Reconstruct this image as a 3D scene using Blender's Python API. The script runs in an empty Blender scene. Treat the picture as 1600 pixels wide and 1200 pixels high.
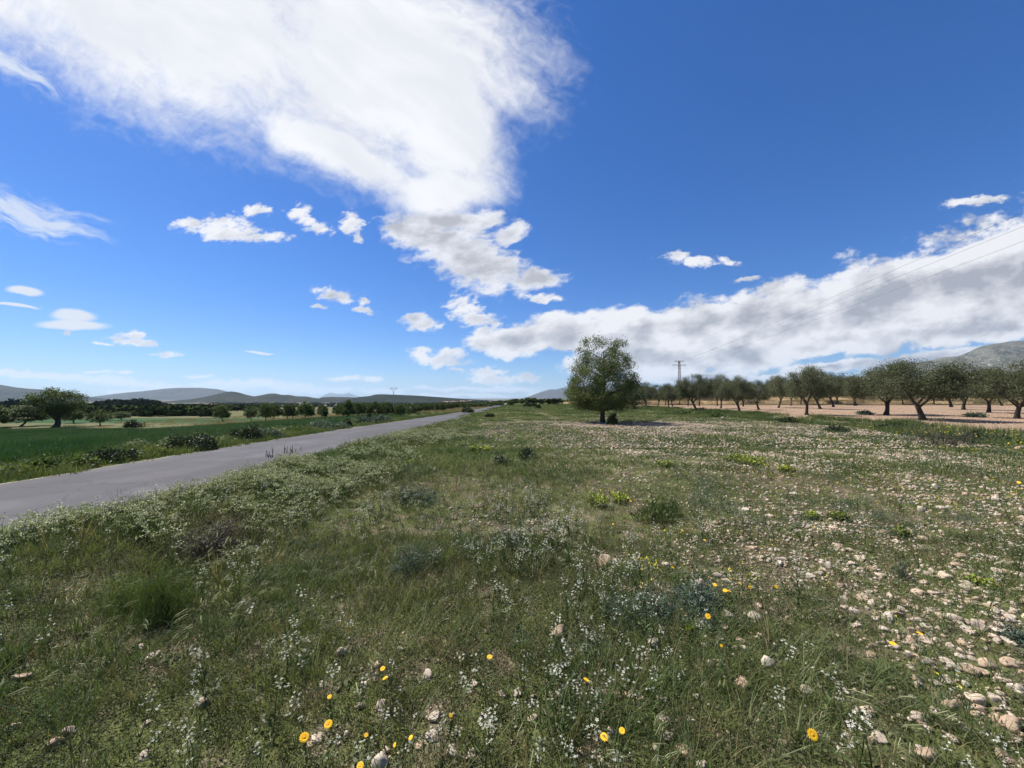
import bpy, math, random
import numpy as np
from math import radians as R, sin, cos, pi, tan, atan, atan2, sqrt
from mathutils import Vector, Matrix, Euler

random.seed(7)
rng = np.random.default_rng(11)
SC = bpy.context.scene
COL = SC.collection

# ---------------------------------------------------------------- camera
F = 600.0                       # focal length in pixels of the 1600 wide photograph
CX, CY, HOR = 800.0, 600.0, 622.0
PITCH = atan((HOR - CY) / F)
CAM_H = 1.6
cam = bpy.data.cameras.new('camera')
cam.sensor_width = 36.0
cam.lens = F / 1600.0 * 36.0
cam.clip_start = 0.05
cam.clip_end = 60000.0
cam_o = bpy.data.objects.new('camera', cam)
COL.objects.link(cam_o)
cam_o.location = (0, 0, CAM_H)
cam_o.rotation_euler = (pi / 2 + PITCH, 0, 0)
SC.camera = cam_o


def pdir(px, py):
    """world direction of a photograph pixel"""
    a = (px - CX) / F
    b = (CY - py) / F
    return Vector((a, cos(PITCH) - b * sin(PITCH), sin(PITCH) + b * cos(PITCH)))


def puv(px, py):
    d = pdir(px, py)
    return d.x / d.y, d.z / d.y


# ---------------------------------------------------------------- sun, sky
SUN_AZ = R(-62)      # from +Y, negative is to the left
SUN_EL = R(56)
sun = bpy.data.lights.new('sun', 'SUN')
sun.energy = 5.0
sun.angle = R(0.6)
sun.color = (1.0, 0.93, 0.82)
sun_o = bpy.data.objects.new('sun', sun)
COL.objects.link(sun_o)
sdir = Vector((sin(SUN_AZ) * cos(SUN_EL), cos(SUN_AZ) * cos(SUN_EL), sin(SUN_EL)))
sun_o.rotation_euler = sdir.to_track_quat('Z', 'Y').to_euler()

SC.view_settings.view_transform = 'Standard'
SC.view_settings.look = 'None'
SC.view_settings.exposure = 0.95
SC.view_settings.gamma = 1.0
SC.render.engine = 'CYCLES'
SC.cycles.use_denoising = True
SC.cycles.use_adaptive_sampling = True
SC.cycles.adaptive_threshold = 0.02
SC.cycles.max_bounces = 6
SC.cycles.diffuse_bounces = 2
SC.cycles.glossy_bounces = 2
SC.cycles.transmission_bounces = 4
SC.cycles.transparent_max_bounces = 6
SC.cycles.volume_bounces = 0
SC.cycles.caustics_reflective = False
SC.cycles.caustics_refractive = False


class NT:
    """tiny helper for node trees"""
    def __init__(self, tree):
        self.t = tree
        self.n = tree.nodes
        self.l = tree.links

    def new(self, typ, **kw):
        n = self.n.new(typ)
        for k, v in kw.items():
            setattr(n, k, v)
        return n

    def link(self, a, b):
        self.l.new(a, b)

    def put(self, sock, v):
        if isinstance(v, bpy.types.NodeSocket):
            self.l.new(v, sock)
        elif v is not None:
            sock.default_value = v

    def math(self, op, a, b=None, c=None, clamp=False):
        n = self.new('ShaderNodeMath', operation=op, use_clamp=clamp)
        self.put(n.inputs[0], a)
        if b is not None: self.put(n.inputs[1], b)
        if c is not None: self.put(n.inputs[2], c)
        return n.outputs[0]

    def vmath(self, op, a, b=None, out=0, s=None):
        n = self.new('ShaderNodeVectorMath', operation=op)
        self.put(n.inputs[0], a)
        if b is not None: self.put(n.inputs[1], b)
        if s is not None: self.put(n.inputs['Scale'], s)
        return n.outputs[out]

    def ss(self, v, lo, hi, a=0.0, b=1.0):
        n = self.new('ShaderNodeMapRange', interpolation_type='SMOOTHSTEP')
        self.put(n.inputs[0], v)
        self.put(n.inputs[1], lo); self.put(n.inputs[2], hi)
        self.put(n.inputs[3], a); self.put(n.inputs[4], b)
        return n.outputs[0]

    def lin(self, v, lo, hi, a=0.0, b=1.0):
        n = self.new('ShaderNodeMapRange')
        self.put(n.inputs[0], v)
        self.put(n.inputs[1], lo); self.put(n.inputs[2], hi)
        self.put(n.inputs[3], a); self.put(n.inputs[4], b)
        return n.outputs[0]

    def mix(self, f, a, b, blend='MIX'):
        n = self.new('ShaderNodeMix', data_type='RGBA', blend_type=blend)
        self.put(n.inputs[0], f)
        self.put(n.inputs[6], c4(a)); self.put(n.inputs[7], c4(b))
        return n.outputs[2]

    def noise(self, vec, scale, detail=2.0, rough=0.5, dist=0.0, dim='3D'):
        n = self.new('ShaderNodeTexNoise', noise_dimensions=dim)
        if vec is not None: self.put(n.inputs['Vector'], vec)
        n.inputs['Scale'].default_value = scale
        n.inputs['Detail'].default_value = detail
        n.inputs['Roughness'].default_value = rough
        n.inputs['Distortion'].default_value = dist
        return n

    def vor(self, vec, scale, feature='F1', rnd=1.0):
        n = self.new('ShaderNodeTexVoronoi', feature=feature)
        if vec is not None: self.put(n.inputs['Vector'], vec)
        n.inputs['Scale'].default_value = scale
        n.inputs['Randomness'].default_value = rnd
        return n


def c4(c):
    if isinstance(c, bpy.types.NodeSocket):
        return c
    return tuple(c) + (1.0,) if len(c) == 3 else tuple(c)


def build_world():
    w = bpy.data.worlds.new('World')
    SC.world = w
    w.use_nodes = True
    g = NT(w.node_tree)
    g.n.clear()
    out = g.new('ShaderNodeOutputWorld')
    bg = g.new('ShaderNodeBackground')
    g.link(bg.outputs[0], out.inputs[0])
    sky = g.new('ShaderNodeTexSky', sky_type='NISHITA')
    sky.sun_disc = False
    sky.sun_elevation = SUN_EL
    sky.sun_rotation = SUN_AZ
    sky.altitude = 600
    sky.air_density = 1.1
    sky.dust_density = 0.4
    sky.ozone_density = 4.0
    tc = g.new('ShaderNodeTexCoord')
    D = tc.outputs['Generated']
    sep = g.new('ShaderNodeSeparateXYZ')
    g.link(D, sep.inputs[0])
    x, y, z = sep.outputs
    ysafe = g.math('MAXIMUM', y, 0.02)
    u = g.math('DIVIDE', x, ysafe)
    v = g.math('DIVIDE', z, ysafe)
    front = g.ss(y, 0.03, 0.22)
    comb = g.new('ShaderNodeCombineXYZ')
    g.link(u, comb.inputs[0]); g.link(v, comb.inputs[1])
    P = comb.outputs[0]

    # sky colour: a deeper, more saturated blue, as the clear dry air gives
    hs = g.new('ShaderNodeHueSaturation')
    hs.inputs['Saturation'].default_value = 1.28
    hs.inputs['Hue'].default_value = 0.497
    hs.inputs['Value'].default_value = 1.0
    g.link(sky.outputs[0], hs.inputs['Color'])
    skyc = g.mix(1.0, hs.outputs[0], (0.355, 0.455, 0.655), 'MULTIPLY')

    def warp(Pv, scale, amt, detail):
        n = g.noise(Pv, scale, detail, 0.62)
        s = g.vmath('SUBTRACT', n.outputs['Color'], (0.5, 0.5, 0.5))
        m = g.vmath('SCALE', s, s=amt)
        return g.vmath('ADD', Pv, m)

    chain = [None]

    def field(Pv, blobs):
        """union of soft ellipses on the sky; each waits for the one before it (keeps the shader's stack small)"""
        hom = g.vmath('MULTIPLY_ADD', Pv, (1, 1, 0))
        hom.node.inputs[2].default_value = (0, 0, 1)
        cur = None
        for (px, py, rx, ry, rot) in blobs:
            cu, cv = puv(px, py)
            ca, sa = cos(R(-rot)), sin(R(-rot))
            ax, ay = F / rx, F / ry
            A = (ca * ax, sa * ax, -(ca * cu + sa * cv) * ax)
            B = (-sa * ay, ca * ay, -(-sa * cu + ca * cv) * ay)
            h = hom
            if chain[0] is not None:
                h = g.vmath('MULTIPLY_ADD', chain[0], (1e-9, 1e-9, 1e-9))
                g.link(hom, h.node.inputs[2])
            m1 = g.vmath('DOT_PRODUCT', h, A, out=1)
            m2 = g.vmath('DOT_PRODUCT', h, B, out=1)
            q = g.math('MULTIPLY_ADD', m2, m2, g.math('MULTIPLY', m1, m1))
            cur = q if cur is None else g.math('SMOOTH_MIN', cur, q, 0.3)
            chain[0] = cur
        f_ = g.math('SUBTRACT', 1.0, g.math('SQRT', g.math('MAXIMUM', cur, 0.0)))
        chain[0] = f_
        return f_

    # --- big soft bright sheet, upper left, and other smooth clouds
    Ps = warp(P, 2.6, 0.16, 3.0)
    Ps2 = warp(Ps, 11.0, 0.05, 4.0)
    soft = field(Ps2, [(230, -20, 470, 200, 26), (600, 90, 262, 205, 8), (695, 200, 150, 105, 70), (690, 300, 118, 44, -6),
                       (-120, -90, 300, 170, 20), (520, 235, 180, 52, 28)])
    mp = g.new('ShaderNodeMapping', vector_type='TEXTURE')
    g.link(Ps, mp.inputs[0])
    mp.inputs['Rotation'].default_value = (0, 0, R(-36))
    mp.inputs['Scale'].default_value = (1.0, 0.30, 1)
    streak = g.noise(mp.outputs[0], 3.6, 8.0, 0.62, 0.3)
    sfine = g.noise(Ps, 26.0, 5.0, 0.65, 0.3)
    sv = g.math('ADD', soft, g.math('MULTIPLY', g.math('SUBTRACT', streak.outputs[0], 0.5), 0.72))
    sv = g.math('ADD', sv, g.math('MULTIPLY', g.math('SUBTRACT', sfine.outputs[0], 0.5), 0.45))
    a_soft = g.ss(sv, -0.26, 0.54)
    # the striped cirrus patch at the far left
    cir = field(Ps, [(40, 322, 150, 40, 20), (95, 345, 75, 26, 14), (25, 100, 90, 22, 28)])
    mp2 = g.new('ShaderNodeMapping', vector_type='TEXTURE')
    g.link(Ps, mp2.inputs[0])
    mp2.inputs['Rotation'].default_value = (0, 0, R(-24))
    mp2.inputs['Scale'].default_value = (1.0, 0.24, 1)
    st2 = g.noise(mp2.outputs[0], 10.0, 6.0, 0.62, 0.2)
    cv_ = g.math('ADD', cir, g.math('MULTIPLY', g.math('SUBTRACT', st2.outputs[0], 0.55), 2.2))
    a_cir = g.math('MULTIPLY', g.ss(cv_, -0.1, 0.75), 0.85)
    a_cir = g.math('MULTIPLY', a_cir, g.ss(cir, -0.15, 0.25))
    # lenticular clouds, smooth
    Pl = warp(P, 9.0, 0.02, 2.0)
    len_ = field(Pl, [(113, 508, 66, 9, 2), (115, 494, 42, 12, 4), (38, 455, 34, 8, 8), (25, 476, 45, 3, 8), (405, 551, 26, 2.5, 4)])
    a_len = g.math('MULTIPLY', g.ss(len_, -0.05, 0.45), 0.95)

    # --- cumulus
    Pc = warp(P, 16.0, 0.035, 6.0)
    low = g.ss(v, 0.0, 0.16, 0.45, 1.0)
    mp3 = g.new('ShaderNodeMapping', vector_type='TEXTURE')
    g.link(P, mp3.inputs[0])
    mp3.inputs['Rotation'].default_value = (0, 0, R(12))
    mp3.inputs['Scale'].default_value = (1.0, 0.55, 1)
    PL = mp3.outputs[0]
    nA = g.noise(PL, 9.0, 8.0, 0.58, 0.1)
    nM = g.noise(PL, 3.6, 5.0, 0.55, 0.1)
    nF = g.noise(PL, 30.0, 6.0, 0.62, 0.2)
    small = field(Pc, [
        (355, 362, 78, 17, 6), (352, 348, 36, 16, 0), (300, 350, 30, 10, 0), (405, 328, 22, 11, 0), (415, 369, 38, 10, 4),
        (468, 334, 22, 15, 0), (492, 352, 32, 13, 22), (550, 350, 20, 20, 30), (562, 372, 8, 12, 0),
        (525, 461, 36, 11, 12), (569, 484, 20, 6, 4), (570, 469, 9, 8, 0), (500, 478, 14, 4, 0),
        (660, 506, 32, 11, 6), (652, 496, 20, 11, 0),
        (722, 478, 32, 18, 0), (745, 497, 44, 13, 10), (760, 517, 28, 12, 0),
        (845, 465, 34, 8, -2), (684, 562, 50, 12, 6), (655, 553, 22, 12, 0), (705, 552, 26, 12, 0), (712, 579, 16, 5, 6),
        (770, 594, 50, 9, 3), (760, 583, 32, 10, 0), (822, 591, 26, 7, 0), (788, 560, 16, 6, 0), (850, 615, 30, 5, 0),
        (210, 532, 38, 8, 3), (208, 524, 22, 8, 0), (262, 554, 26, 6, 5), (160, 537, 20, 3, 4), (105, 521, 9, 4, 0),
        (1085, 408, 48, 9, 3), (1060, 402, 26, 10, 0), (1140, 408, 22, 7, 12), (1525, 314, 60, 8, -8), (1165, 437, 20, 4, -5)])
    wisp = field(Pc, [(695, 378, 96, 46, 10), (748, 414, 92, 48, 22), (835, 436, 56, 18, -6), (800, 365, 34, 20, -35), (625, 360, 40, 20, 10), (705, 345, 110, 22, 0)])
    bank = field(Pc, [
        (800, 535, 80, 26, 0), (880, 520, 90, 34, 0), (975, 520, 120, 46, 0), (1090, 515, 120, 52, -5), (1220, 500, 150, 62, -14),
        (1380, 470, 190, 78, -17), (1570, 430, 220, 100, -16), (1780, 380, 260, 140, -14), (1040, 560, 150, 34, 3), (930, 570, 60, 24, 0), (1150, 555, 100, 30, 4),
        (1260, 545, 70, 16, 0), (1340, 530, 150, 26, -5), (1500, 515, 200, 28, -4), (1440, 563, 110, 15, -10), (1300, 573, 100, 11, -4), (1240, 590, 70, 6, 0),
        (1080, 590, 110, 12, 0), (930, 600, 50, 10, 0)])
    hor = field(Pc, [
        (90, 588, 130, 6, 3), (190, 597, 90, 6, 4), (20, 585, 60, 7, 0), (260, 604, 50, 5, 3), (340, 603, 46, 7, 0), (400, 600, 60, 9, 3), (455, 606, 60, 8, 4),
        (310, 588, 24, 3, 0), (150, 581, 22, 2.5, 0), (192, 583, 14, 3, 0), (537, 592, 28, 4, 0), (583, 592, 15, 5, 0), (530, 609, 26, 4, 0), (600, 611, 40, 4, 0),
        (700, 607, 70, 3, 0), (790, 608, 60, 5, 0), (690, 618, 120, 3, 0), (200, 612, 40, 4, 0)])
    def edge(fld, k, lo, hi, kf=0.0):
        e = g.math('ADD', fld, g.math('MULTIPLY', g.math('SUBTRACT', nA.outputs[0], 0.5), k))
        if kf: e = g.math('ADD', e, g.math('MULTIPLY', g.math('SUBTRACT', nF.outputs[0], 0.5), kf))
        return g.ss(e, lo, hi), e
    a_small, e_small = edge(small, 1.0, -0.16, 0.62, 2.6)
    a_wisp, e_wisp = edge(wisp, 1.3, -0.08, 0.5, 1.1)
    a_bank, e_bank = edge(bank, 1.3, -0.03, 0.28, 0.5)
    a_hor, e_hor = edge(hor, 0.7, -0.30, 0.45, 1.8)
    a_hor = g.math('MULTIPLY', a_hor, 0.95)

    # relief of the clouds: the noise compared with itself a little towards the sun
    Poff = g.vmath('ADD', PL, (-0.02, 0.045, 0))
    nA2 = g.noise(Poff, 9.0, 4.0, 0.55, 0.1)
    Poff2 = g.vmath('ADD', PL, (-0.04, 0.10, 0))
    nM2 = g.noise(Poff2, 3.6, 3.0, 0.55, 0.1)
    rel = g.math('MULTIPLY', g.math('SUBTRACT', nA.outputs[0], nA2.outputs[0]), 1.9)
    rel = g.math('ADD', rel, g.math('MULTIPLY', g.math('SUBTRACT', nM.outputs[0], nM2.outputs[0]), 3.4))
    WH, GR = (0.60, 0.60, 0.62), (0.27, 0.28, 0.315)
    thick_b = g.ss(e_bank, 0.25, 1.0, 0.0, 0.85)
    gb = g.math('SUBTRACT', g.math('ADD', thick_b, 0.06), rel, clamp=True)
    c_bank = g.mix(gb, WH, GR)
    gs = g.math('SUBTRACT', g.math('ADD', g.ss(e_small, 0.2, 1.1, 0.0, 0.35), 0.06), rel, clamp=True)
    c_small = g.mix(gs, (0.60, 0.60, 0.62), (0.31, 0.325, 0.37))
    gw = g.math('SUBTRACT', g.math('ADD', g.ss(e_wisp, 0.15, 1.0, 0.0, 0.85), 0.05), g.math('MULTIPLY', rel, 1.0), clamp=True)
    c_wisp = g.mix(gw, (0.55, 0.56, 0.60), (0.32, 0.33, 0.36))
    sm = g.noise(mp.outputs[0], 2.6, 4.0, 0.5)
    c_soft = g.mix(g.ss(sm.outputs[0], 0.35, 0.7), (0.54, 0.55, 0.585), (0.63, 0.635, 0.65))

    # clouds beyond the frame: scattered cumulus all round
    den = g.math('ADD', g.math('MAXIMUM', z, 0.0), 0.12)
    pl = g.new('ShaderNodeCombineXYZ')
    g.link(g.math('DIVIDE', x, den), pl.inputs[0]); g.link(g.math('DIVIDE', y, den), pl.inputs[1])
    nR = g.noise(pl.outputs[0], 0.8, 7.0, 0.6)
    a_rest = g.math('MULTIPLY', g.ss(nR.outputs[0], 0.54, 0.66), g.math('SUBTRACT', 1.0, front))
    a_rest = g.math('MULTIPLY', a_rest, 0.9)

    BG = 0.1
    def sc_(c):     # cloud radiance expressed before the background strength
        return g.vmath('SCALE', c, s=0.79 / BG)
    col = skyc
    col = g.mix(a_rest, col, sc_(g.mix(0.3, WH, GR)))
    for al, cc in ((a_hor, g.mix(0.1, (0.60, 0.61, 0.63), GR)), (a_cir, (0.48, 0.52, 0.59)), (a_soft, c_soft), (a_len, (0.52, 0.535, 0.565)), (a_wisp, c_wisp), (a_bank, c_bank), (a_small, c_small)):
        al = g.math('MULTIPLY', al, front)
        if not isinstance(cc, bpy.types.NodeSocket):
            rgb = g.new('ShaderNodeRGB'); rgb.outputs[0].default_value = c4(cc); cc = rgb.outputs[0]
        col = g.mix(al, col, sc_(cc))
    g.link(col, bg.inputs['Color'])
    bg.inputs['Strength'].default_value = BG
    w.cycles.sampling_method = 'MANUAL'
    w.cycles.sample_map_resolution = 512
    return w


build_world()

# ---------------------------------------------------------------- numpy noise and terrain


def S(t):
    t = np.clip(t, 0, 1)
    return t * t * (3 - 2 * t)


def _h(ix, iy, s):
    n = (ix.astype(np.int64) * 374761393 + iy.astype(np.int64) * 668265263 + s * 2147483647) & 0xFFFFFFFF
    n = ((n ^ (n >> 13)) * 1274126177) & 0xFFFFFFFF
    n = n ^ (n >> 16)
    return (n & 0xFFFFFF) / float(0xFFFFFF)


def vn(x, y, s=0):
    x = np.asarray(x, float); y = np.asarray(y, float)
    ix = np.floor(x).astype(np.int64); iy = np.floor(y).astype(np.int64)
    fx = x - ix; fy = y - iy
    fx = fx * fx * (3 - 2 * fx); fy = fy * fy * (3 - 2 * fy)
    a = _h(ix, iy, s); b = _h(ix + 1, iy, s); c = _h(ix, iy + 1, s); d = _h(ix + 1, iy + 1, s)
    return a + (b - a) * fx + (c - a) * fy + (a - b - c + d) * fx * fy


def fbm(x, y, s=0, o=4):
    r = 0; a = 0.5; t = 0
    for k in range(o):
        r = r + a * vn(x, y, s + 17 * k); t += a
        x = np.asarray(x) * 2.03 + 5.1; y = np.asarray(y) * 2.03 + 1.7; a *= 0.55
    return r / t


HALF = 1.95


def xr(y):
    return -7.8 + 0.035 * np.asarray(y, float)


def xb(y):      # where the meadow ends and the stony olive field begins
    y = np.asarray(y, float)
    return np.minimum(13.2 + 0.34 * y, 20.3) + 0.9 * (fbm(y * 0.16, y * 0 + 3.3, 5, 3) - 0.5) * 2 + np.maximum(y - 60, 0) * 0.1


def zt(x, y):
    x = np.asarray(x, float); y = np.asarray(y, float)
    c = xr(y)
    wl = S((c + 5.2 - x) / 3.6)
    rd = -0.5 * S((y - 8) / 54) - 0.006 * np.clip(y - 60, 0, 500)
    mid = -0.007 * np.clip(y - 75, 0, 500) + 0.04 * S((y - 20) / 40)
    z = rd * wl + mid * (1 - wl)
    d = (c - 2.3) - x
    z = z - 2.1 * S(d / 42)
    r = np.sqrt(x * x + y * y)
    z = z - 14 * S((r - 120) / 900) * S((150 - x) / 500) - 6 * S((r - 900) / 2500)
    # little verge lip between road and meadow, bank at the olive field
    z = z + 0.14 * np.exp(-((x - (c + HALF + 1.5)) / 0.8) ** 2) * (0.5 + fbm(x * .3, y * .3, 9, 2))
    b = xb(y)
    z = z + 0.22 * S((x - b + 0.9) / 1.4) * S((90 - y) / 40) + 0.16 * np.exp(-((x - b) / 0.9) ** 2) * vn(x * .9, y * .9, 3) * S((90 - y) / 40)
    onroad = S((np.abs(x - c) - HALF - 0.1) / 0.8)
    near = S((160 - r) / 100)
    z = z + onroad * near * (0.10 * (fbm(x * 0.35, y * 0.35, 21, 3) - 0.5) + 0.05 * (fbm(x * 1.7, y * 1.7, 33, 3) - 0.5))
    return z


def at(px, py, lift=0.0):
    """the terrain point seen at a photograph pixel"""
    d = pdir(px, py)
    t = 0.6; last = 0.6
    while t < 6000:
        x, y, z = d.x * t, d.y * t, CAM_H + d.z * t
        if z < float(zt(x, y)) + lift:
            lo, hi = last, t
            for _ in range(24):
                m = (lo + hi) / 2
                if CAM_H + d.z * m < float(zt(d.x * m, d.y * m)) + lift: hi = m
                else: lo = m
            return Vector((d.x * hi, d.y * hi, float(zt(d.x * hi, d.y * hi))))
        last = t
        t *= 1.012
    return Vector((d.x * t, d.y * t, float(zt(d.x * t, d.y * t))))


# ---------------------------------------------------------------- mesh helpers


class MB:
    def __init__(self):
        self.v = []; self.f3 = []; self.f4 = []; self.m3 = []; self.m4 = []; self.n = 0

    def add(self, v, q=None, t=None, m=0):
        v = np.asarray(v, float).reshape(-1, 3)
        if q is not None and len(q):
            q = np.asarray(q, int).reshape(-1, 4) + self.n
            self.f4.append(q); self.m4.append(np.full(len(q), m))
        if t is not None and len(t):
            t = np.asarray(t, int).reshape(-1, 3) + self.n
            self.f3.append(t); self.m3.append(np.full(len(t), m))
        self.v.append(v); self.n += len(v)

    def box(self, c, s, m=0, rot=0.0):
        sx, sy, sz = s[0] / 2, s[1] / 2, s[2] / 2
        p = np.array([[-sx, -sy, -sz], [sx, -sy, -sz], [sx, sy, -sz], [-sx, sy, -sz], [-sx, -sy, sz], [sx, -sy, sz], [sx, sy, sz], [-sx, sy, sz]])
        if rot:
            cr, sr = cos(rot), sin(rot)
            p = np.stack([p[:, 0] * cr - p[:, 1] * sr, p[:, 0] * sr + p[:, 1] * cr, p[:, 2]], 1)
        self.add(p + np.array(c), [[0, 3, 2, 1], [4, 5, 6, 7], [0, 1, 5, 4], [1, 2, 6, 5], [2, 3, 7, 6], [3, 0, 4, 7]], m=m)

    def tube(self, pts, rad, n=6, m=0, cap=True):
        pts = [Vector(p) for p in pts]
        k = len(pts)
        V = []
        ref = Vector((0.31, 0.17, 1)).normalized()
        for i, p in enumerate(pts):
            d = (pts[min(i + 1, k - 1)] - pts[max(i - 1, 0)])
            if d.length < 1e-9: d = Vector((0, 0, 1))
            d.normalize()
            rf = ref if abs(d.dot(ref)) < 0.9 else Vector((1, 0, 0))
            a = d.cross(rf).normalized(); b = d.cross(a)
            r = rad[i] if hasattr(rad, '__len__') else rad
            for j in range(n):
                an = 2 * pi * j / n
                V.append(p + (a * cos(an) + b * sin(an)) * r)
        Q = []
        for i in range(k - 1):
            for j in range(n):
                Q.append((i * n + j, i * n + (j + 1) % n, (i + 1) * n + (j + 1) % n, (i + 1) * n + j))
        T = []
        if cap:
            V.append(pts[-1]); T += [((k - 1) * n + j, (k - 1) * n + (j + 1) % n, len(V) - 1) for j in range(n)]
            V.append(pts[0]); T += [((j + 1) % n, j, len(V) - 1) for j in range(n)]
        self.add(np.array([tuple(p) for p in V]), Q, T, m=m)

    def mesh(self, name, mats, smooth=False):
        me = bpy.data.meshes.new(name)
        v = np.concatenate(self.v) if self.v else np.zeros((0, 3))
        f3 = np.concatenate(self.f3) if self.f3 else np.zeros((0, 3), int)
        f4 = np.concatenate(self.f4) if self.f4 else np.zeros((0, 4), int)
        me.vertices.add(len(v)); me.vertices.foreach_set('co', v.astype(np.float32).ravel())
        loops = np.concatenate([f4.ravel(), f3.ravel()]).astype(np.int32)
        me.loops.add(len(loops)); me.loops.foreach_set('vertex_index', loops)
        nf = len(f4) + len(f3)
        st = np.concatenate([np.arange(len(f4)) * 4, len(f4) * 4 + np.arange(len(f3)) * 3]).astype(np.int32)
        me.polygons.add(nf); me.polygons.foreach_set('loop_start', st)
        try:
            tot = np.concatenate([np.full(len(f4), 4), np.full(len(f3), 3)]).astype(np.int32)
            me.polygons.foreach_set('loop_total', tot)
        except Exception:
            pass
        mi = np.concatenate([np.concatenate(self.m4) if self.m4 else np.zeros(0), np.concatenate(self.m3) if self.m3 else np.zeros(0)]).astype(np.int32)
        me.polygons.foreach_set('material_index', mi)
        me.polygons.foreach_set('use_smooth', np.full(nf, bool(smooth)))
        for m in (mats if isinstance(mats, (list, tuple)) else [mats]):
            me.materials.append(m)
        me.update(calc_edges=True)
        return me

    def build(self, name, mats, parent=None, smooth=False, link=True):
        o = bpy.data.objects.new(name, self.mesh(name, mats, smooth))
        if link: COL.objects.link(o)
        if parent is not None: o.parent = parent
        return o


def tag(o, label=None, cat=None, group=None, kind=None):
    if label: o['label'] = label
    if cat: o['category'] = cat
    if group: o['group'] = group
    if kind: o['kind'] = kind
    return o


def empty(name, loc=(0, 0, 0), rz=0.0, sc=1.0):
    o = bpy.data.objects.new(name, None)
    o.empty_display_size = 0.2
    COL.objects.link(o)
    o.location = loc; o.rotation_euler = (0, 0, rz)
    o.scale = sc if hasattr(sc, '__len__') else (sc, sc, sc)
    return o


def kids(o):
    return [c for c in bpy.data.objects if c.parent == o]


_kid = {}


def copy_tree(root, ch):
    r = root.copy(); COL.objects.link(r)
    for k in list(r.keys()):
        del r[k]
    out = []
    for c in ch:
        d = c.copy(); COL.objects.link(d); d.parent = r
        out.append(d)
    return r


# ---------------------------------------------------------------- materials


def mat(name, fn):
    m = bpy.data.materials.new(name)
    m.use_nodes = True
    g = NT(m.node_tree)
    g.n.clear()
    out = g.new('ShaderNodeOutputMaterial')
    fn(g, out)
    return m


def leaf_mat(name, c1, c2, trans=0.3, patch=None, scale=0.5, island=True, rough=0.55, spec=0.25):
    def fn(g, out):
        geo = g.new('ShaderNodeNewGeometry')
        oi = g.new('ShaderNodeObjectInfo')
        col = g.mix(geo.outputs['Random Per Island'] if island else oi.outputs['Random'], c1, c2)
        if island:
            col = g.mix(1.0, col, g.mix(oi.outputs['Random'], (0.78, 0.80, 0.76), (1.18, 1.15, 1.2)), 'MULTIPLY')
        if patch:
            n = g.noise(geo.outputs['Position'], scale, 3.0, 0.6)
            col = g.mix(g.ss(n.outputs[0], 0.42, 0.62), col, patch)
        p = g.new('ShaderNodeBsdfPrincipled')
        g.link(col, p.inputs['Base Color'])
        p.inputs['Roughness'].default_value = rough
        p.inputs['Specular IOR Level'].default_value = spec
        if trans > 0:
            tr = g.new('ShaderNodeBsdfTranslucent')
            tcol = g.mix(1.0, col, (1.25, 1.3, 0.7), 'MULTIPLY')
            g.link(tcol, tr.inputs[0])
            mx = g.new('ShaderNodeMixShader'); mx.inputs[0].default_value = trans
            g.link(p.outputs[0], mx.inputs[1]); g.link(tr.outputs[0], mx.inputs[2])
            g.link(mx.outputs[0], out.inputs[0])
        else:
            g.link(p.outputs[0], out.inputs[0])
    return mat(name, fn)


def plain_mat(name, c1, c2=None, scale=8.0, rough=0.85, bump=0.0, metal=0.0, detail=5.0, spec=0.3):
    def fn(g, out):
        tc = g.new('ShaderNodeTexCoord')
        p = g.new('ShaderNodeBsdfPrincipled')
        n = g.noise(tc.outputs['Object'], scale, detail, 0.65)
        g.link(g.mix(g.ss(n.outputs[0], 0.3, 0.7), c1, c2 or c1), p.inputs['Base Color'])
        p.inputs['Roughness'].default_value = rough
        p.inputs['Metallic'].default_value = metal
        p.inputs['Specular IOR Level'].default_value = spec
        if bump:
            b = g.new('ShaderNodeBump'); b.inputs['Strength'].default_value = bump; b.inputs['Distance'].default_value = 0.03
            g.link(n.outputs[0], b.inputs['Height']); g.link(b.outputs[0], p.inputs['Normal'])
        g.link(p.outputs[0], out.inputs[0])
    return mat(name, fn)


def stone_fn(g, out):
    geo = g.new('ShaderNodeNewGeometry'); oi = g.new('ShaderNodeObjectInfo'); tc = g.new('ShaderNodeTexCoord')
    n = g.noise(tc.outputs['Object'], 3.0, 6.0, 0.65)
    n2 = g.noise(tc.outputs['Object'], 11.0, 4.0, 0.7)
    ra = g.new('ShaderNodeValToRGB')
    g.link(oi.outputs['Random'], ra.inputs[0])
    e = ra.color_ramp.elements
    e[0].position = 0.0; e[0].color = (0.28, 0.22, 0.17, 1)
    e[1].position = 1.0; e[1].color = (0.54, 0.50, 0.44, 1)
    for ps, c in ((0.25, (0.42, 0.33, 0.25, 1)), (0.5, (0.50, 0.44, 0.37, 1)), (0.75, (0.33, 0.29, 0.25, 1))):
        k = ra.color_ramp.elements.new(ps); k.color = c
    col = g.mix(1.0, ra.outputs[0], g.mix(g.ss(n.outputs[0], 0.3, 0.7), (0.74, 0.68, 0.62), (1.02, 1.0, 0.97)), 'MULTIPLY')
    col = g.mix(g.ss(n2.outputs[0], 0.64, 0.78, 0.0, 0.22), col, (0.16, 0.13, 0.10))
    p = g.new('ShaderNodeBsdfPrincipled')
    g.link(col, p.inputs['Base Color']); p.inputs['Roughness'].default_value = 0.9; p.inputs['Specular IOR Level'].default_value = 0.2
    b = g.new('ShaderNodeBump'); b.inputs['Strength'].default_value = 0.2; b.inputs['Distance'].default_value = 0.06
    g.link(n2.outputs[0], b.inputs['Height']); g.link(b.outputs[0], p.inputs['Normal'])
    g.link(p.outputs[0], out.inputs[0])


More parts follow.
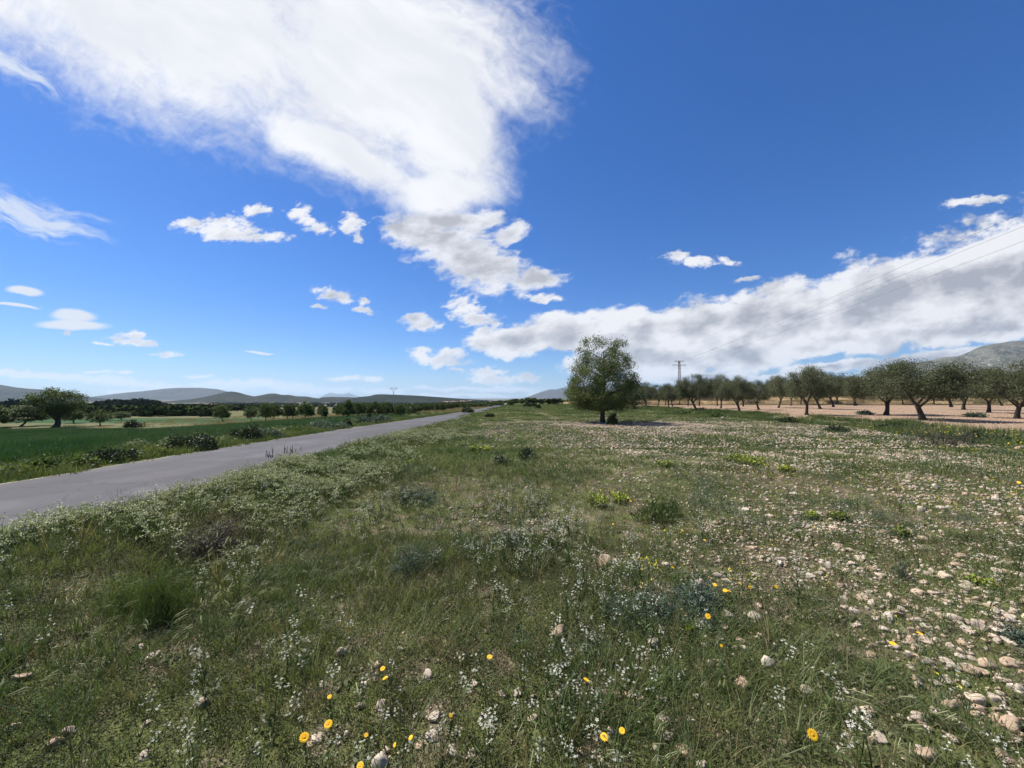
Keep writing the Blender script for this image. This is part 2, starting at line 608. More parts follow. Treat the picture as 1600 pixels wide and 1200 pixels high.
M = {}
M['stone'] = mat('limestone', stone_fn)
M['clod'] = plain_mat('tan_clod', (0.25, 0.175, 0.12), (0.35, 0.26, 0.19), 2.0, 0.95)
M['grass'] = leaf_mat('meadow_grass', (0.068, 0.094, 0.030), (0.180, 0.200, 0.078), 0.32, (0.058, 0.095, 0.032), 0.35)
M['grass_dry'] = leaf_mat('dry_grass', (0.17, 0.125, 0.065), (0.28, 0.24, 0.13), 0.25)
M['grass_dark'] = leaf_mat('dark_grass', (0.045, 0.075, 0.022), (0.085, 0.120, 0.036), 0.28)
M['herb'] = leaf_mat('low_herb', (0.048, 0.064, 0.026), (0.115, 0.125, 0.055), 0.26, (0.09, 0.095, 0.045), 0.8)
M['wheat'] = leaf_mat('young_wheat', (0.030, 0.066, 0.024), (0.066, 0.112, 0.044), 0.28, (0.026, 0.070, 0.018), 0.15)
M['spike'] = leaf_mat('seed_head', (0.20, 0.22, 0.10), (0.36, 0.36, 0.20), 0.25)
M['petal_w'] = leaf_mat('white_petal', (0.36, 0.38, 0.31), (0.58, 0.58, 0.52), 0.25)
M['umbel'] = leaf_mat('pale_blossom', (0.20, 0.24, 0.11), (0.46, 0.46, 0.31), 0.2)
M['petal_y'] = leaf_mat('yellow_petal', (0.80, 0.48, 0.02), (0.86, 0.56, 0.03), 0.2)
M['disc_y'] = plain_mat('flower_disc', (0.55, 0.28, 0.02), (0.62, 0.36, 0.02), 200)
M['small_y'] = leaf_mat('small_yellow_petal', (0.70, 0.58, 0.04), (0.78, 0.66, 0.06), 0.2)
M['spurge'] = leaf_mat('spurge_bract', (0.20, 0.25, 0.03), (0.36, 0.40, 0.05), 0.3)
M['artem'] = leaf_mat('grey_green_leaf', (0.055, 0.085, 0.060), (0.10, 0.135, 0.10), 0.2)
M['darkbush'] = leaf_mat('dark_bush_leaf', (0.022, 0.036, 0.016), (0.055, 0.075, 0.034), 0.15)
M['purple'] = leaf_mat('purple_brown_twig', (0.055, 0.042, 0.042), (0.10, 0.075, 0.070), 0.1)
M['fennel'] = leaf_mat('bright_feathery_leaf', (0.05, 0.085, 0.025), (0.095, 0.130, 0.042), 0.3)
M['olive'] = leaf_mat('olive_leaf', (0.042, 0.054, 0.026), (0.140, 0.156, 0.085), 0.2)
M['pine'] = leaf_mat('pine_needle', (0.050, 0.072, 0.020), (0.130, 0.155, 0.050), 0.25)
M['almond'] = leaf_mat('almond_leaf', (0.036, 0.060, 0.016), (0.080, 0.120, 0.030), 0.25)
M['wood'] = leaf_mat('far_wood_leaf', (0.016, 0.026, 0.014), (0.030, 0.042, 0.020), 0.0, spec=0.0, rough=1.0)
M['hedge'] = leaf_mat('far_orchard_leaf', (0.030, 0.048, 0.018), (0.060, 0.075, 0.028), 0.0, spec=0.0, rough=1.0)
M['bark'] = plain_mat('olive_bark', (0.045, 0.038, 0.032), (0.10, 0.085, 0.07), 7, 0.95, 0.8)
M['bark_p'] = plain_mat('pine_bark', (0.05, 0.04, 0.032), (0.12, 0.095, 0.075), 9, 0.95, 0.8)
M['twig'] = plain_mat('dead_twig', (0.04, 0.034, 0.03), (0.08, 0.065, 0.05), 20)
M['steel'] = plain_mat('pylon_steel', (0.14, 0.13, 0.13), (0.22, 0.21, 0.20), 3, 0.6, 0, 0.3)
M['steel_l'] = plain_mat('light_pylon_steel', (0.30, 0.31, 0.33), (0.38, 0.39, 0.40), 3, 0.6, 0, 0.3)
M['wire'] = plain_mat('cable', (0.10, 0.10, 0.11), (0.14, 0.14, 0.15), 3, 0.5, 0, 0.5)
M['glassy'] = plain_mat('insulator_glass', (0.10, 0.12, 0.12), (0.16, 0.18, 0.18), 3, 0.3)
M['white'] = plain_mat('whitewash', (0.70, 0.68, 0.64), (0.78, 0.76, 0.73), 0.6)
M['roof'] = plain_mat('clay_roof', (0.30, 0.16, 0.10), (0.38, 0.22, 0.14), 0.8)
M['dark'] = plain_mat('dark_opening', (0.03, 0.03, 0.035), (0.04, 0.04, 0.045), 1)
M['stem'] = leaf_mat('green_stem', (0.055, 0.085, 0.025), (0.085, 0.12, 0.04), 0.1)


def ground_fn(g, out):
    geo = g.new('ShaderNodeNewGeometry')
    Pp = geo.outputs['Position']
    za = g.new('ShaderNodeAttribute', attribute_name='zone')
    zs = g.new('ShaderNodeSeparateColor'); g.link(za.outputs['Color'], zs.inputs[0])
    stony, wheat, pale = zs.outputs
    far = za.outputs['Alpha']
    n1 = g.noise(Pp, 0.45, 5, 0.6); n2 = g.noise(Pp, 3.5, 6, 0.65); n3 = g.noise(Pp, 26, 5, 0.7)
    v1 = g.vor(Pp, 34); v2 = g.vor(Pp, 11)
    soil = g.mix(g.ss(n3.outputs[0], 0.3, 0.7), (0.085, 0.062, 0.042), (0.21, 0.165, 0.12))
    grit = g.mix(v1.outputs['Color'], (0.17, 0.14, 0.105), (0.36, 0.31, 0.25))
    soil = g.mix(g.ss(v1.outputs['Distance'], 0.25, 0.42, 0.8, 0.0), soil, grit)
    moss = g.mix(g.ss(n2.outputs[0], 0.3, 0.7), (0.045, 0.060, 0.020), (0.095, 0.105, 0.038))
    cover = g.math('ADD', g.math('MULTIPLY', n2.outputs[0], 0.6), g.math('MULTIPLY', n1.outputs[0], 0.5))
    meadow = g.mix(g.ss(cover, 0.42, 0.58), soil, moss)
    # tilled stony ground among the olives
    clod = g.mix(g.ss(n2.outputs[0], 0.3, 0.7), (0.26, 0.185, 0.13), (0.355, 0.262, 0.19))
    clod = g.mix(g.ss(v2.outputs['Distance'], 0.2, 0.55, 0.0, 0.75), clod, (0.19, 0.135, 0.095))
    clod = g.mix(g.ss(n1.outputs[0], 0.5, 0.75, 0.0, 0.5), clod, (0.29, 0.21, 0.15))
    st = g.math('ADD', stony, g.math('MULTIPLY', g.math('SUBTRACT', n2.outputs[0], 0.5), 0.7))
    col = g.mix(g.ss(st, 0.4, 0.6), meadow, clod)
    wc = g.mix(g.ss(n2.outputs[0], 0.35, 0.7), (0.017, 0.048, 0.017), (0.034, 0.082, 0.026))
    col = g.mix(g.ss(g.math('ADD', wheat, g.math('MULTIPLY', g.math('SUBTRACT', n1.outputs[0], 0.5), 0.2)), 0.4, 0.6), col, wc)
    pc = g.mix(g.ss(n1.outputs[0], 0.35, 0.65), (0.080, 0.085, 0.042), (0.135, 0.118, 0.070))
    col = g.mix(g.ss(pale, 0.3, 0.7), col, pc)
    # patchwork of far fields
    mp = g.new('ShaderNodeMapping'); g.link(Pp, mp.inputs[0])
    mp.inputs['Rotation'].default_value = (0, 0, R(12)); mp.inputs['Scale'].default_value = (1, 0.45, 0)
    vf = g.vor(mp.outputs[0], 0.014)
    sv = g.new('ShaderNodeSeparateColor'); g.link(vf.outputs['Color'], sv.inputs[0])
    ra = g.new('ShaderNodeValToRGB'); ra.color_ramp.interpolation = 'CONSTANT'
    g.link(sv.outputs[0], ra.inputs[0])
    els = ra.color_ramp.elements
    els[0].position = 0; els[0].color = (0.055, 0.075, 0.035, 1)
    els[1].position = 0.16; els[1].color = (0.105, 0.080, 0.062, 1)
    for ps, c in ((0.30, (0.05, 0.055, 0.032, 1)), (0.42, (0.135, 0.108, 0.085, 1)), (0.56, (0.075, 0.070, 0.045, 1)), (0.70, (0.11, 0.082, 0.064, 1)), (0.82, (0.19, 0.16, 0.13, 1)), (0.92, (0.07, 0.11, 0.04, 1))):
        k = els.new(ps); k.color = c
    nf = g.noise(Pp, 0.06, 5, 0.7)
    fc = g.mix(g.ss(nf.outputs[0], 0.5, 0.68, 0.0, 0.75), ra.outputs[0], (0.045, 0.055, 0.03))
    col = g.mix(far, col, fc)
    p = g.new('ShaderNodeBsdfPrincipled')
    g.link(col, p.inputs['Base Color']); p.inputs['Roughness'].default_value = 0.95; p.inputs['Specular IOR Level'].default_value = 0.1
    hgt = g.math('ADD', g.math('MULTIPLY', n3.outputs[0], 0.5), g.math('MULTIPLY', g.math('SUBTRACT', 0.5, v1.outputs['Distance']), 0.5))
    b = g.new('ShaderNodeBump'); b.inputs['Strength'].default_value = 0.9; b.inputs['Distance'].default_value = 0.03
    g.link(hgt, b.inputs['Height']); g.link(b.outputs[0], p.inputs['Normal'])
    g.link(p.outputs[0], out.inputs[0])


def road_fn(g, out):
    geo = g.new('ShaderNodeNewGeometry')
    Pp = geo.outputs['Position']
    uv = g.new('ShaderNodeAttribute', attribute_name='across')
    a = uv.outputs['Fac']
    n = g.noise(Pp, 90, 4, 0.7); n2 = g.noise(Pp, 0.9, 5, 0.6)
    mp = g.new('ShaderNodeMapping'); g.link(Pp, mp.inputs[0]); mp.inputs['Rotation'].default_value = (0, 0, 0.035); mp.inputs['Scale'].default_value = (1, 0.05, 1)
    n3 = g.noise(mp.outputs[0], 5.0, 5, 0.6)
    c = g.mix(n.outputs[0], (0.046, 0.047, 0.056), (0.082, 0.083, 0.094))
    c = g.mix(g.ss(n3.outputs[0], 0.4, 0.62, 0.0, 0.45), c, (0.066, 0.065, 0.072))
    c = g.mix(g.ss(n2.outputs[0], 0.45, 0.68, 0.0, 0.55), c, (0.105, 0.103, 0.110))
    wp_ = g.noise(Pp, 2.2, 4, 0.6)
    wv = g.vmath('ADD', Pp, g.vmath('SCALE', wp_.outputs['Color'], s=0.55))
    pt = g.vor(wv, 0.35); ps = g.new('ShaderNodeSeparateColor'); g.link(pt.outputs['Color'], ps.inputs[0])
    c = g.mix(g.ss(ps.outputs[0], 0.68, 0.72, 0.0, 0.5), c, (0.046, 0.045, 0.050))
    tr = g.math('ABSOLUTE', g.math('SUBTRACT', g.math('ABSOLUTE', a), 0.48))
    c = g.mix(g.ss(tr, 0.0, 0.22, 0.45, 0.0), c, (0.050, 0.049, 0.055))
    spk = g.vor(Pp, 7.0)
    c = g.mix(g.ss(spk.outputs['Distance'], 0.0, 0.10, 0.5, 0.0), c, (0.20, 0.18, 0.16))
    cr = g.vor(wv, 0.55, 'DISTANCE_TO_EDGE')
    c = g.mix(g.ss(cr.outputs[0], 0.0, 0.014, 0.6, 0.0), c, (0.03, 0.03, 0.033))
    e = g.math('ADD', g.math('ABSOLUTE', a), g.math('MULTIPLY', g.math('SUBTRACT', n2.outputs[0], 0.5), 0.16))
    c = g.mix(g.ss(e, 0.93, 1.0), c, (0.21, 0.19, 0.155))
    p = g.new('ShaderNodeBsdfPrincipled')
    g.link(c, p.inputs['Base Color']); p.inputs['Roughness'].default_value = 0.88; p.inputs['Specular IOR Level'].default_value = 0.25
    b = g.new('ShaderNodeBump'); b.inputs['Strength'].default_value = 0.5; b.inputs['Distance'].default_value = 0.006
    g.link(n.outputs[0], b.inputs['Height']); g.link(b.outputs[0], p.inputs['Normal'])
    g.link(p.outputs[0], out.inputs[0])


# ---------------------------------------------------------------- ground sheet and road


def axis(lo, hi, n, s):
    """sinh spacing, fine round zero"""
    a, b = math.asinh(lo / s), math.asinh(hi / s)
    return s * np.sinh(np.linspace(a, b, n))


def build_ground():
    X = axis(-15000, 15000, 620, 6.0)
    Y = axis(-400, 26000, 560, 9.0)
    gx, gy = np.meshgrid(X, Y)
    gz = zt(gx, gy)
    c = xr(gy)
    # the bed of the road lies a little under its surface
    gz = gz - 0.05 * (1 - S((np.abs(gx - c) - HALF + 0.25) / 0.2))
    nx, ny = len(X), len(Y)
    v = np.stack([gx, gy, gz], -1).reshape(-1, 3)
    idx = np.arange(nx * ny).reshape(ny, nx)
    q = np.stack([idx[:-1, :-1], idx[:-1, 1:], idx[1:, 1:], idx[1:, :-1]], -1).reshape(-1, 4)
    mb = MB(); mb.add(v, q)
    o = mb.build('ground', mat('open_ground', ground_fn), smooth=True)
    tag(o, kind='structure')
    r = np.sqrt(gx ** 2 + gy ** 2)
    stony = S((gx - xb(gy) + 0.3) / 1.2) * S((gy + 10) / 10) * (1 - S((r - 110) / 60))
    pt = (((gx - 7.0) / 4.4) ** 2 + ((gy - 22.4) / 2.4) ** 2) ** 0.5
    stony = np.maximum(stony, 0.75 * (1 - S((pt - 0.3) / 0.9)))
    d = (c - HALF) - gx
    wheat = S((d - 2.2) / 1.0) * (1 - S((gy - 52 - 0.02 * gx) / 3)) * S((90 - d) / 6)
    w2 = S((d - 38) / 6) * S((gy - 62) / 6) * (1 - S((gy - 80) / 6))
    wheat = np.maximum(wheat, 0.9 * w2)
    pale = S((d + 0.2) / 0.5) * (1 - wheat) * S((gy - 25) / 20) * (1 - S((r - 230) / 80))
    pale = pale * (1 - 0.75 * S((d - 26) / 18))
    pale = np.maximum(pale, S((gy - 70) / 30) * (1 - stony) * (1 - wheat) * (1 - S((r - 250) / 80)) * S((gx - 12) / 6))
    far = S((r - 210) / 80)
    colr = np.stack([stony, wheat, pale, far], -1).reshape(-1, 4).astype(np.float32)
    at_ = o.data.attributes.new('zone', 'FLOAT_COLOR', 'POINT')
    at_.data.foreach_set('color', colr.ravel())
    # road
    ys = np.concatenate([np.arange(-12, 40, 0.35), np.arange(40, 320, 1.5)])
    acr = np.array([-1.0, -0.985, -0.9, -0.5, 0, 0.5, 0.9, 0.985, 1.0])
    wob = (fbm(ys * 1.3, ys * 0, 71, 3) - 0.5) * 0.22
    wob2 = (fbm(ys * 1.3, ys * 0 + 9, 72, 3) - 0.5) * 0.22
    rx = []
    for a in acr:
        edge = np.where(a < 0, wob, wob2) * (abs(a) > 0.85)
        rx.append(xr(ys) + a * HALF + edge)
    rx = np.stack(rx, 1)
    ry = np.repeat(ys[:, None], len(acr), 1)
    rz = zt(xr(ry), ry) + 0.012 + 0.025 * (1 - acr[None, :] ** 2)
    rz[:, 0] -= 0.05; rz[:, -1] -= 0.05
    rv = np.stack([rx, ry, rz], -1).reshape(-1, 3)
    idx = np.arange(len(rv)).reshape(len(ys), len(acr))
    q = np.stack([idx[:-1, :-1], idx[:-1, 1:], idx[1:, 1:], idx[1:, :-1]], -1).reshape(-1, 4)
    mb = MB(); mb.add(rv, q)
    ro = mb.build('road', mat('worn_asphalt', road_fn), smooth=True)
    tag(ro, kind='structure')
    aa = ro.data.attributes.new('across', 'FLOAT', 'POINT')
    aa.data.foreach_set('value', np.tile(acr, len(ys)).astype(np.float32))


build_ground()

# ---------------------------------------------------------------- hills


def hill_mat(name, c1, c2, c3, scale, lo=0.45, hi=0.6, rocky=0.0):
    def fn(g, out):
        geo = g.new('ShaderNodeNewGeometry')
        mp = g.new('ShaderNodeMapping'); g.link(geo.outputs['Position'], mp.inputs[0]); mp.inputs['Scale'].default_value = (1, 1, 1.2)
        n = g.noise(mp.outputs[0], scale, 7, 0.68); n2 = g.noise(mp.outputs[0], scale * 5, 6, 0.7)
        c = g.mix(g.ss(n.outputs[0], 0.35, 0.65), c1, c2)
        c = g.mix(g.ss(n2.outputs[0], lo, hi), c, c3)
        p = g.new('ShaderNodeBsdfDiffuse')
        g.link(c, p.inputs[0])
        if rocky:
            b = g.new('ShaderNodeBump'); b.inputs['Strength'].default_value = 1.0; b.inputs['Distance'].default_value = rocky
            g.link(n2.outputs[0], b.inputs['Height']); g.link(b.outputs[0], p.inputs['Normal'])
        g.link(p.outputs[0], out.inputs[0])
    return mat(name, fn)


def hill(name, prof, D, depth, m, rough=0.25, base=-40.0, seed=1, n=260, ny=46, ridges=1.0):
    px = np.array([p[0] for p in prof], float); py = np.array([p[1] for p in prof], float)
    us = np.linspace(px[0], px[-1], n)
    top = np.interp(us, px, py)
    k = np.hanning(7); k /= k.sum()
    top = np.convolve(np.pad(top, 3, mode='edge'), k, 'valid')
    u = (us - CX) / F
    zc = CAM_H + (HOR - top) / F * D
    t = np.linspace(0, 1, ny)
    V = np.zeros((ny, n, 3))
    for j, tt in enumerate(t):
        prof_t = S(tt / 0.62) ** 0.9 if tt <= 0.62 else 1 - 0.9 * S((tt - 0.62) / 0.38)
        Yd = D + (tt - 0.62) * depth
        x = u * D * (0.35 + 0.65 * Yd / D)
        h = (zc - base) * prof_t
        rid = fbm(x / (depth * 0.16), Yd / (depth * 0.32) + x * 0, seed, 5) - 0.5
        fine = fbm(x / (depth * 0.035), x * 0 + Yd / (depth * 0.035), seed + 5, 4) - 0.5
        relief = np.maximum(zc + 12, 10)
        am = (1 - S((tt - 0.30) / 0.30)) * S(tt / 0.25) * ridges + 0.05
        V[j, :, 0] = x; V[j, :, 1] = Yd
        V[j, :, 2] = base + h + relief * rough * (rid * am * 1.6 + fine * 0.25 * (0.25 + am * .75))
    idx = np.arange(n * ny).reshape(ny, n)
    q = np.stack([idx[:-1, :-1], idx[:-1, 1:], idx[1:, 1:], idx[1:, :-1]], -1).reshape(-1, 4)
    mb = MB(); mb.add(V.reshape(-1, 3), q)
    o = mb.build(name, m, smooth=True)
    tag(o, kind='structure')
    return o


HF = hill_mat('forested_slope', (0.016, 0.020, 0.015), (0.040, 0.040, 0.030), (0.12, 0.10, 0.08), 0.006, 0.55, 0.72)
HB = hill_mat('bare_slope', (0.030, 0.032, 0.028), (0.060, 0.056, 0.048), (0.13, 0.11, 0.095), 0.004, 0.5, 0.7)
HD = hill_mat('dark_pinewood_slope', (0.010, 0.014, 0.010), (0.022, 0.026, 0.017), (0.12, 0.10, 0.08), 0.006, 0.6, 0.72)
HR = hill_mat('limestone_scrub_slope', (0.050, 0.056, 0.042), (0.120, 0.118, 0.100), (0.25, 0.235, 0.215), 0.013, 0.54, 0.66, 5.0)
hill('mountain', [(480, 626), (500, 621), (512, 615), (517, 613.5), (528, 615.5), (538, 616), (545, 613.5), (553, 617), (568, 621), (585, 626)], 21000, 3000, HB, 0.2, -60, 3, 90, 24)
hill('mountain', [(800, 626), (822, 621), (838, 615), (850, 611), (860, 608), (868, 609), (880, 605.5), (900, 604), (950, 600), (985, 600), (1010, 604), (1045, 611), (1100, 617), (1180, 621), (1250, 626)], 9500, 4000, HB, 0.3, -60, 4, 160, 30)
hill('hill', [(130, 624), (150, 620), (180, 616), (205, 613), (230, 611), (262, 607), (285, 606), (315, 606), (340, 608), (360, 613), (385, 618), (420, 625)], 6500, 2600, HB, 0.25, -50, 6, 200, 36)
hill('hill', [(-900, 560), (-600, 575), (-300, 588), (-100, 596), (0, 601), (22, 605), (45, 607.5), (65, 608.5), (85, 611), (105, 615), (125, 618.5), (145, 621), (175, 624), (215, 628)], 3600, 1900, HF, 0.3, -45, 8, 260, 44)
hill('hill', [(225, 631), (260, 627), (300, 624), (325, 620), (340, 616), (352, 613), (362, 611.5), (372, 613), (385, 617), (398, 619.5), (410, 617.5), (422, 615), (430, 614.8), (440, 617), (452, 617), (462, 619), (480, 619.5), (490, 621.5), (500, 623), (506, 620.5), (520, 620), (545, 620.5), (570, 622), (600, 626)], 2500, 900, HF, 0.3, -40, 12, 300, 40)
hill('hill', [(540, 626), (560, 620.5), (580, 618.5), (588, 616.2), (600, 616), (625, 617), (650, 618), (680, 620), (700, 621.5), (730, 623.5), (760, 625.5), (800, 628)], 2200, 900, HD, 0.12, -35, 15, 240, 36, 0.3)
hill('mountain', [(1180, 622), (1240, 617), (1300, 606), (1330, 594), (1360, 584), (1385, 577), (1410, 570), (1440, 566), (1460, 562), (1478, 557.5), (1495, 557), (1510, 552), (1530, 543), (1550, 538), (1575, 535), (1600, 533), (1680, 515), (1800, 505), (2000, 520), (2400, 570)], 2600, 1500, HR, 0.42, -40, 22, 420, 90)
hill('mountain', [(1280, 622), (1340, 612), (1400, 600), (1450, 592), (1500, 590), (1560, 586), (1640, 578), (1800, 570), (2100, 585), (2400, 610)], 1500, 700, HR, 0.35, -30, 29, 240, 50)
#__PART2__
# ---------------------------------------------------------------- plants: building blocks


def rot_rand(n):
    """n random rotation matrices"""
    q = rng.normal(size=(n, 4)); q /= np.linalg.norm(q, axis=1, keepdims=True)
    w, x, y, z = q.T
    return np.stack([1 - 2 * (y * y + z * z), 2 * (x * y - z * w), 2 * (x * z + y * w),
                     2 * (x * y + z * w), 1 - 2 * (x * x + z * z), 2 * (y * z - x * w),
                     2 * (x * z - y * w), 2 * (y * z + x * w), 1 - 2 * (x * x + y * y)], 1).reshape(n, 3, 3)


def leaves(mb, pts, L, W, m=0, var=0.4, up=0.0, mats=None):
    """a bent diamond leaf (two triangles) at each point"""
    n = len(pts)
    Rm = rot_rand(n)
    if up:
        # turn the leaf's long axis partly towards +Z
        a = Rm[:, :, 0]; a = a * (1 - up) + np.array([0, 0, 1.0]) * up
        a /= np.linalg.norm(a, axis=1, keepdims=True)
        b = np.cross(a, Rm[:, :, 1]); b /= np.linalg.norm(b, axis=1, keepdims=True) + 1e-9
        c = np.cross(a, b)
    else:
        a, b, c = Rm[:, :, 0], Rm[:, :, 1], Rm[:, :, 2]
    s = (1 + var * (rng.random(n) * 2 - 1))[:, None]
    l = L * s; w = W * s
    p0 = pts; p1 = pts + a * l * 0.5 + b * w * 0.5 + c * l * 0.06; p2 = pts + a * l; p3 = pts + a * l * 0.5 - b * w * 0.5 + c * l * 0.06
    V = np.stack([p0, p1, p2, p3], 1).reshape(-1, 3)
    Q = np.arange(4 * n).reshape(n, 4)
    mb.add(V, Q, m=m)


def blades(mb, n, h, spread, w, lean=0.5, m=0, base=0.35, droop=0.4, seg=3):
    """n curved tapering grass blades rising from a small patch"""
    for _ in range(n):
        a = rng.random() * 2 * pi
        r = spread * base * sqrt(rng.random())
        p = np.array([cos(a) * r, sin(a) * r, -0.01])
        an = a + rng.normal() * 0.7
        hh = h * (0.45 + 0.75 * rng.random())
        ln = lean * (0.3 + rng.random()) * hh
        d = np.array([cos(an), sin(an), 0]); sd = np.array([-sin(an), cos(an), 0])
        tw = rng.random() * pi
        sd = sd * cos(tw) + d * sin(tw) * 0.7
        V = []
        for k in range(seg + 1):
            t = k / seg
            c = p + d * ln * t ** 1.7 + np.array([0, 0, hh * (t - droop * lean * t ** 3 * 0.6)])
            ww = w * (1 - t) ** 0.6 * 0.5
            if k < seg: V += [c - sd * ww, c + sd * ww]
            else: V += [c]
        Q = [(2 * k, 2 * k + 1, 2 * k + 3, 2 * k + 2) for k in range(seg - 1)]
        T = [(2 * seg - 2, 2 * seg - 1, 2 * seg)]
        mb.add(np.array(V), Q, T, m=m)


def stalk(mb, p, q, w, m=0, bend=0.0):
    """thin crossed ribbons from p to q"""
    p = np.array(p, float); q = np.array(q, float)
    mid = (p + q) / 2 + np.array([bend, bend * 0.4, 0])
    for sd in (np.array([1, 0, 0]), np.array([0, 1, 0])):
        V = [p - sd * w / 2, p + sd * w / 2, mid - sd * w / 2, mid + sd * w / 2, q - sd * w / 3, q + sd * w / 3]
        mb.add(np.array(V), [(0, 1, 3, 2), (2, 3, 5, 4)], m=m)


def flower4(mb, p, s, m=0):
    """a small four-petalled cross flower"""
    t = rng.normal(size=3) * 0.5 + np.array([0, 0, 1.0]); t /= np.linalg.norm(t)
    a = np.cross(t, rng.normal(size=3)); a /= np.linalg.norm(a); b = np.cross(t, a)
    p = np.array(p)
    for d, e in ((a, b), (b, a), (-a, b), (-b, a)):
        V = [p, p + d * s * .6 + e * s * .28 + t * s * .1, p + d * s + t * s * .12, p + d * s * .6 - e * s * .28 + t * s * .1]
        mb.add(np.array(V), [(0, 1, 2, 3)], m=m)


def stone_mesh(seed, sub=2, flat=0.6, m='stone'):
    import bmesh
    bm = bmesh.new()
    bmesh.ops.create_icosphere(bm, subdivisions=sub, radius=1.0)
    r = np.random.default_rng(seed)
    ax = np.array([1.0, 0.62 + 0.3 * r.random(), flat * (0.7 + 0.5 * r.random())])
    planes = r.normal(size=(13, 3)); planes /= np.linalg.norm(planes, axis=1, keepdims=True)
    dd = 0.50 + 0.36 * r.random(13)
    off = r.random(3) * 50
    for v in bm.verts:
        p = np.array(v.co)
        for n, d in zip(planes, dd):
            k = p @ n
            if k > d: p = p - n * (k - d) * 0.97
        k = 1 + 0.22 * (float(vn(p[0] * 1.9 + off[0], p[1] * 1.9 + p[2] * 1.3 + off[1], seed)) - 0.5) + 0.09 * (float(vn(p[0] * 5 + off[2], p[1] * 5 + p[2] * 4, seed + 3)) - 0.5)
        v.co = Vector(tuple(p * k * ax))
    me = bpy.data.meshes.new('stone')
    bm.to_mesh(me); bm.free()
    for p in me.polygons: p.use_smooth = True
    me.materials.append(M[m])
    return me


# ---------------------------------------------------------------- scatter of uncountable ground cover (kind = stuff)


def scatter(name, protos, pts, yaw, scl, idx, tilt=0.0):
    """one object: instances of the proto meshes on the given points (geometry nodes)"""
    n = len(pts)
    me = bpy.data.meshes.new(name)
    me.vertices.add(n); me.vertices.foreach_set('co', np.asarray(pts, np.float32).ravel())
    rot = np.zeros((n, 3), np.float32)
    rot[:, 2] = yaw
    if tilt:
        rot[:, 0] = rng.normal(size=n) * tilt; rot[:, 1] = rng.normal(size=n) * tilt
    a = me.attributes.new('rot', 'FLOAT_VECTOR', 'POINT'); a.data.foreach_set('vector', rot.ravel())
    scl = np.asarray(scl, np.float32)
    if scl.ndim == 1: scl = np.repeat(scl[:, None], 3, 1)
    a = me.attributes.new('scl', 'FLOAT_VECTOR', 'POINT'); a.data.foreach_set('vector', np.ascontiguousarray(scl).ravel())
    a = me.attributes.new('pick', 'INT', 'POINT'); a.data.foreach_set('value', np.asarray(idx, np.int32))
    o = bpy.data.objects.new(name, me); COL.objects.link(o)
    pc = bpy.data.collections.new(name + '_kinds')
    for k, pm in enumerate(protos):
        po = bpy.data.objects.new('%s_kind.%03d' % (name, k + 1), pm)
        pc.objects.link(po)
    for pm in protos:
        for mm in pm.materials:
            if mm.name not in [x.name for x in me.materials]: me.materials.append(mm)
    ng = bpy.data.node_groups.new(name, 'GeometryNodeTree')
    ng.interface.new_socket('Geometry', in_out='INPUT', socket_type='NodeSocketGeometry')
    ng.interface.new_socket('Geometry', in_out='OUTPUT', socket_type='NodeSocketGeometry')
    gi = ng.nodes.new('NodeGroupInput'); go = ng.nodes.new('NodeGroupOutput')
    ci = ng.nodes.new('GeometryNodeCollectionInfo'); ci.inputs[0].default_value = pc
    ci.inputs[1].default_value = True; ci.inputs[2].default_value = True
    iop = ng.nodes.new('GeometryNodeInstanceOnPoints'); iop.inputs['Pick Instance'].default_value = True

    def na(nm, t):
        k = ng.nodes.new('GeometryNodeInputNamedAttribute'); k.data_type = t; k.inputs[0].default_value = nm
        return [s for s in k.outputs if s.enabled][0]
    ng.links.new(gi.outputs[0], iop.inputs['Points'])
    ng.links.new(ci.outputs[0], iop.inputs['Instance'])
    ng.links.new(na('pick', 'INT'), iop.inputs['Instance Index'])
    ng.links.new(na('rot', 'FLOAT_VECTOR'), iop.inputs['Rotation'])
    ng.links.new(na('scl', 'FLOAT_VECTOR'), iop.inputs['Scale'])
    ng.links.new(iop.outputs[0], go.inputs[0])
    md = o.modifiers.new('scatter', 'NODES'); md.node_group = ng
    o['kind'] = 'stuff'
    return o


def field_points(y0, y1, dens, xmin=None, xmax=None, marg=1.4):
    """random ground points inside the view's wedge, with some margin at the sides"""
    A = 1.42 * (y1 * y1 - y0 * y0) + 2 * marg * (y1 - y0)
    n = int(A * dens)
    if n <= 0: return np.zeros((0, 2))
    y = np.sqrt(rng.random(n) * (y1 * y1 - y0 * y0) + y0 * y0)
    x = (rng.random(n) * 2 - 1) * (1.42 * y + marg)
    k = np.ones(n, bool)
    if xmin is not None: k &= x > xmin
    if xmax is not None: k &= x < xmax
    return np.stack([x[k], y[k]], 1)


def keep(p, prob):
    return p[rng.random(len(p)) < prob]


BIG = []        # x, y, radius of the stones placed one by one


def clear(p, k=0.9):
    """drop plants that would grow through a stone"""
    B = np.array(BIG)
    ok = np.ones(len(p), bool)
    for x, y, r in B:
        ok &= (p[:, 0] - x) ** 2 + (p[:, 1] - y) ** 2 > (r * k) ** 2
    return p[ok]


def z3(p, dz=0.0):
    return np.stack([p[:, 0], p[:, 1], zt(p[:, 0], p[:, 1]) + dz], 1)


def verge_l(p): return (xr(p[:, 1]) - HALF) - p[:, 0]        # metres left of the road
def verge_r(p): return p[:, 0] - (xr(p[:, 1]) + HALF)        # metres right of the road
def meadow(p): return (verge_r(p) > -0.08) & (p[:, 0] < xb(p[:, 1]) + 0.3 * (vn(p[:, 0], p[:, 1], 4) - 0.5))


def bare(p):   # the gravel patch under the pine
    return (((p[:, 0] - 7.0) / 4.4) ** 2 + ((p[:, 1] - 22.4) / 2.4) ** 2) ** 0.5


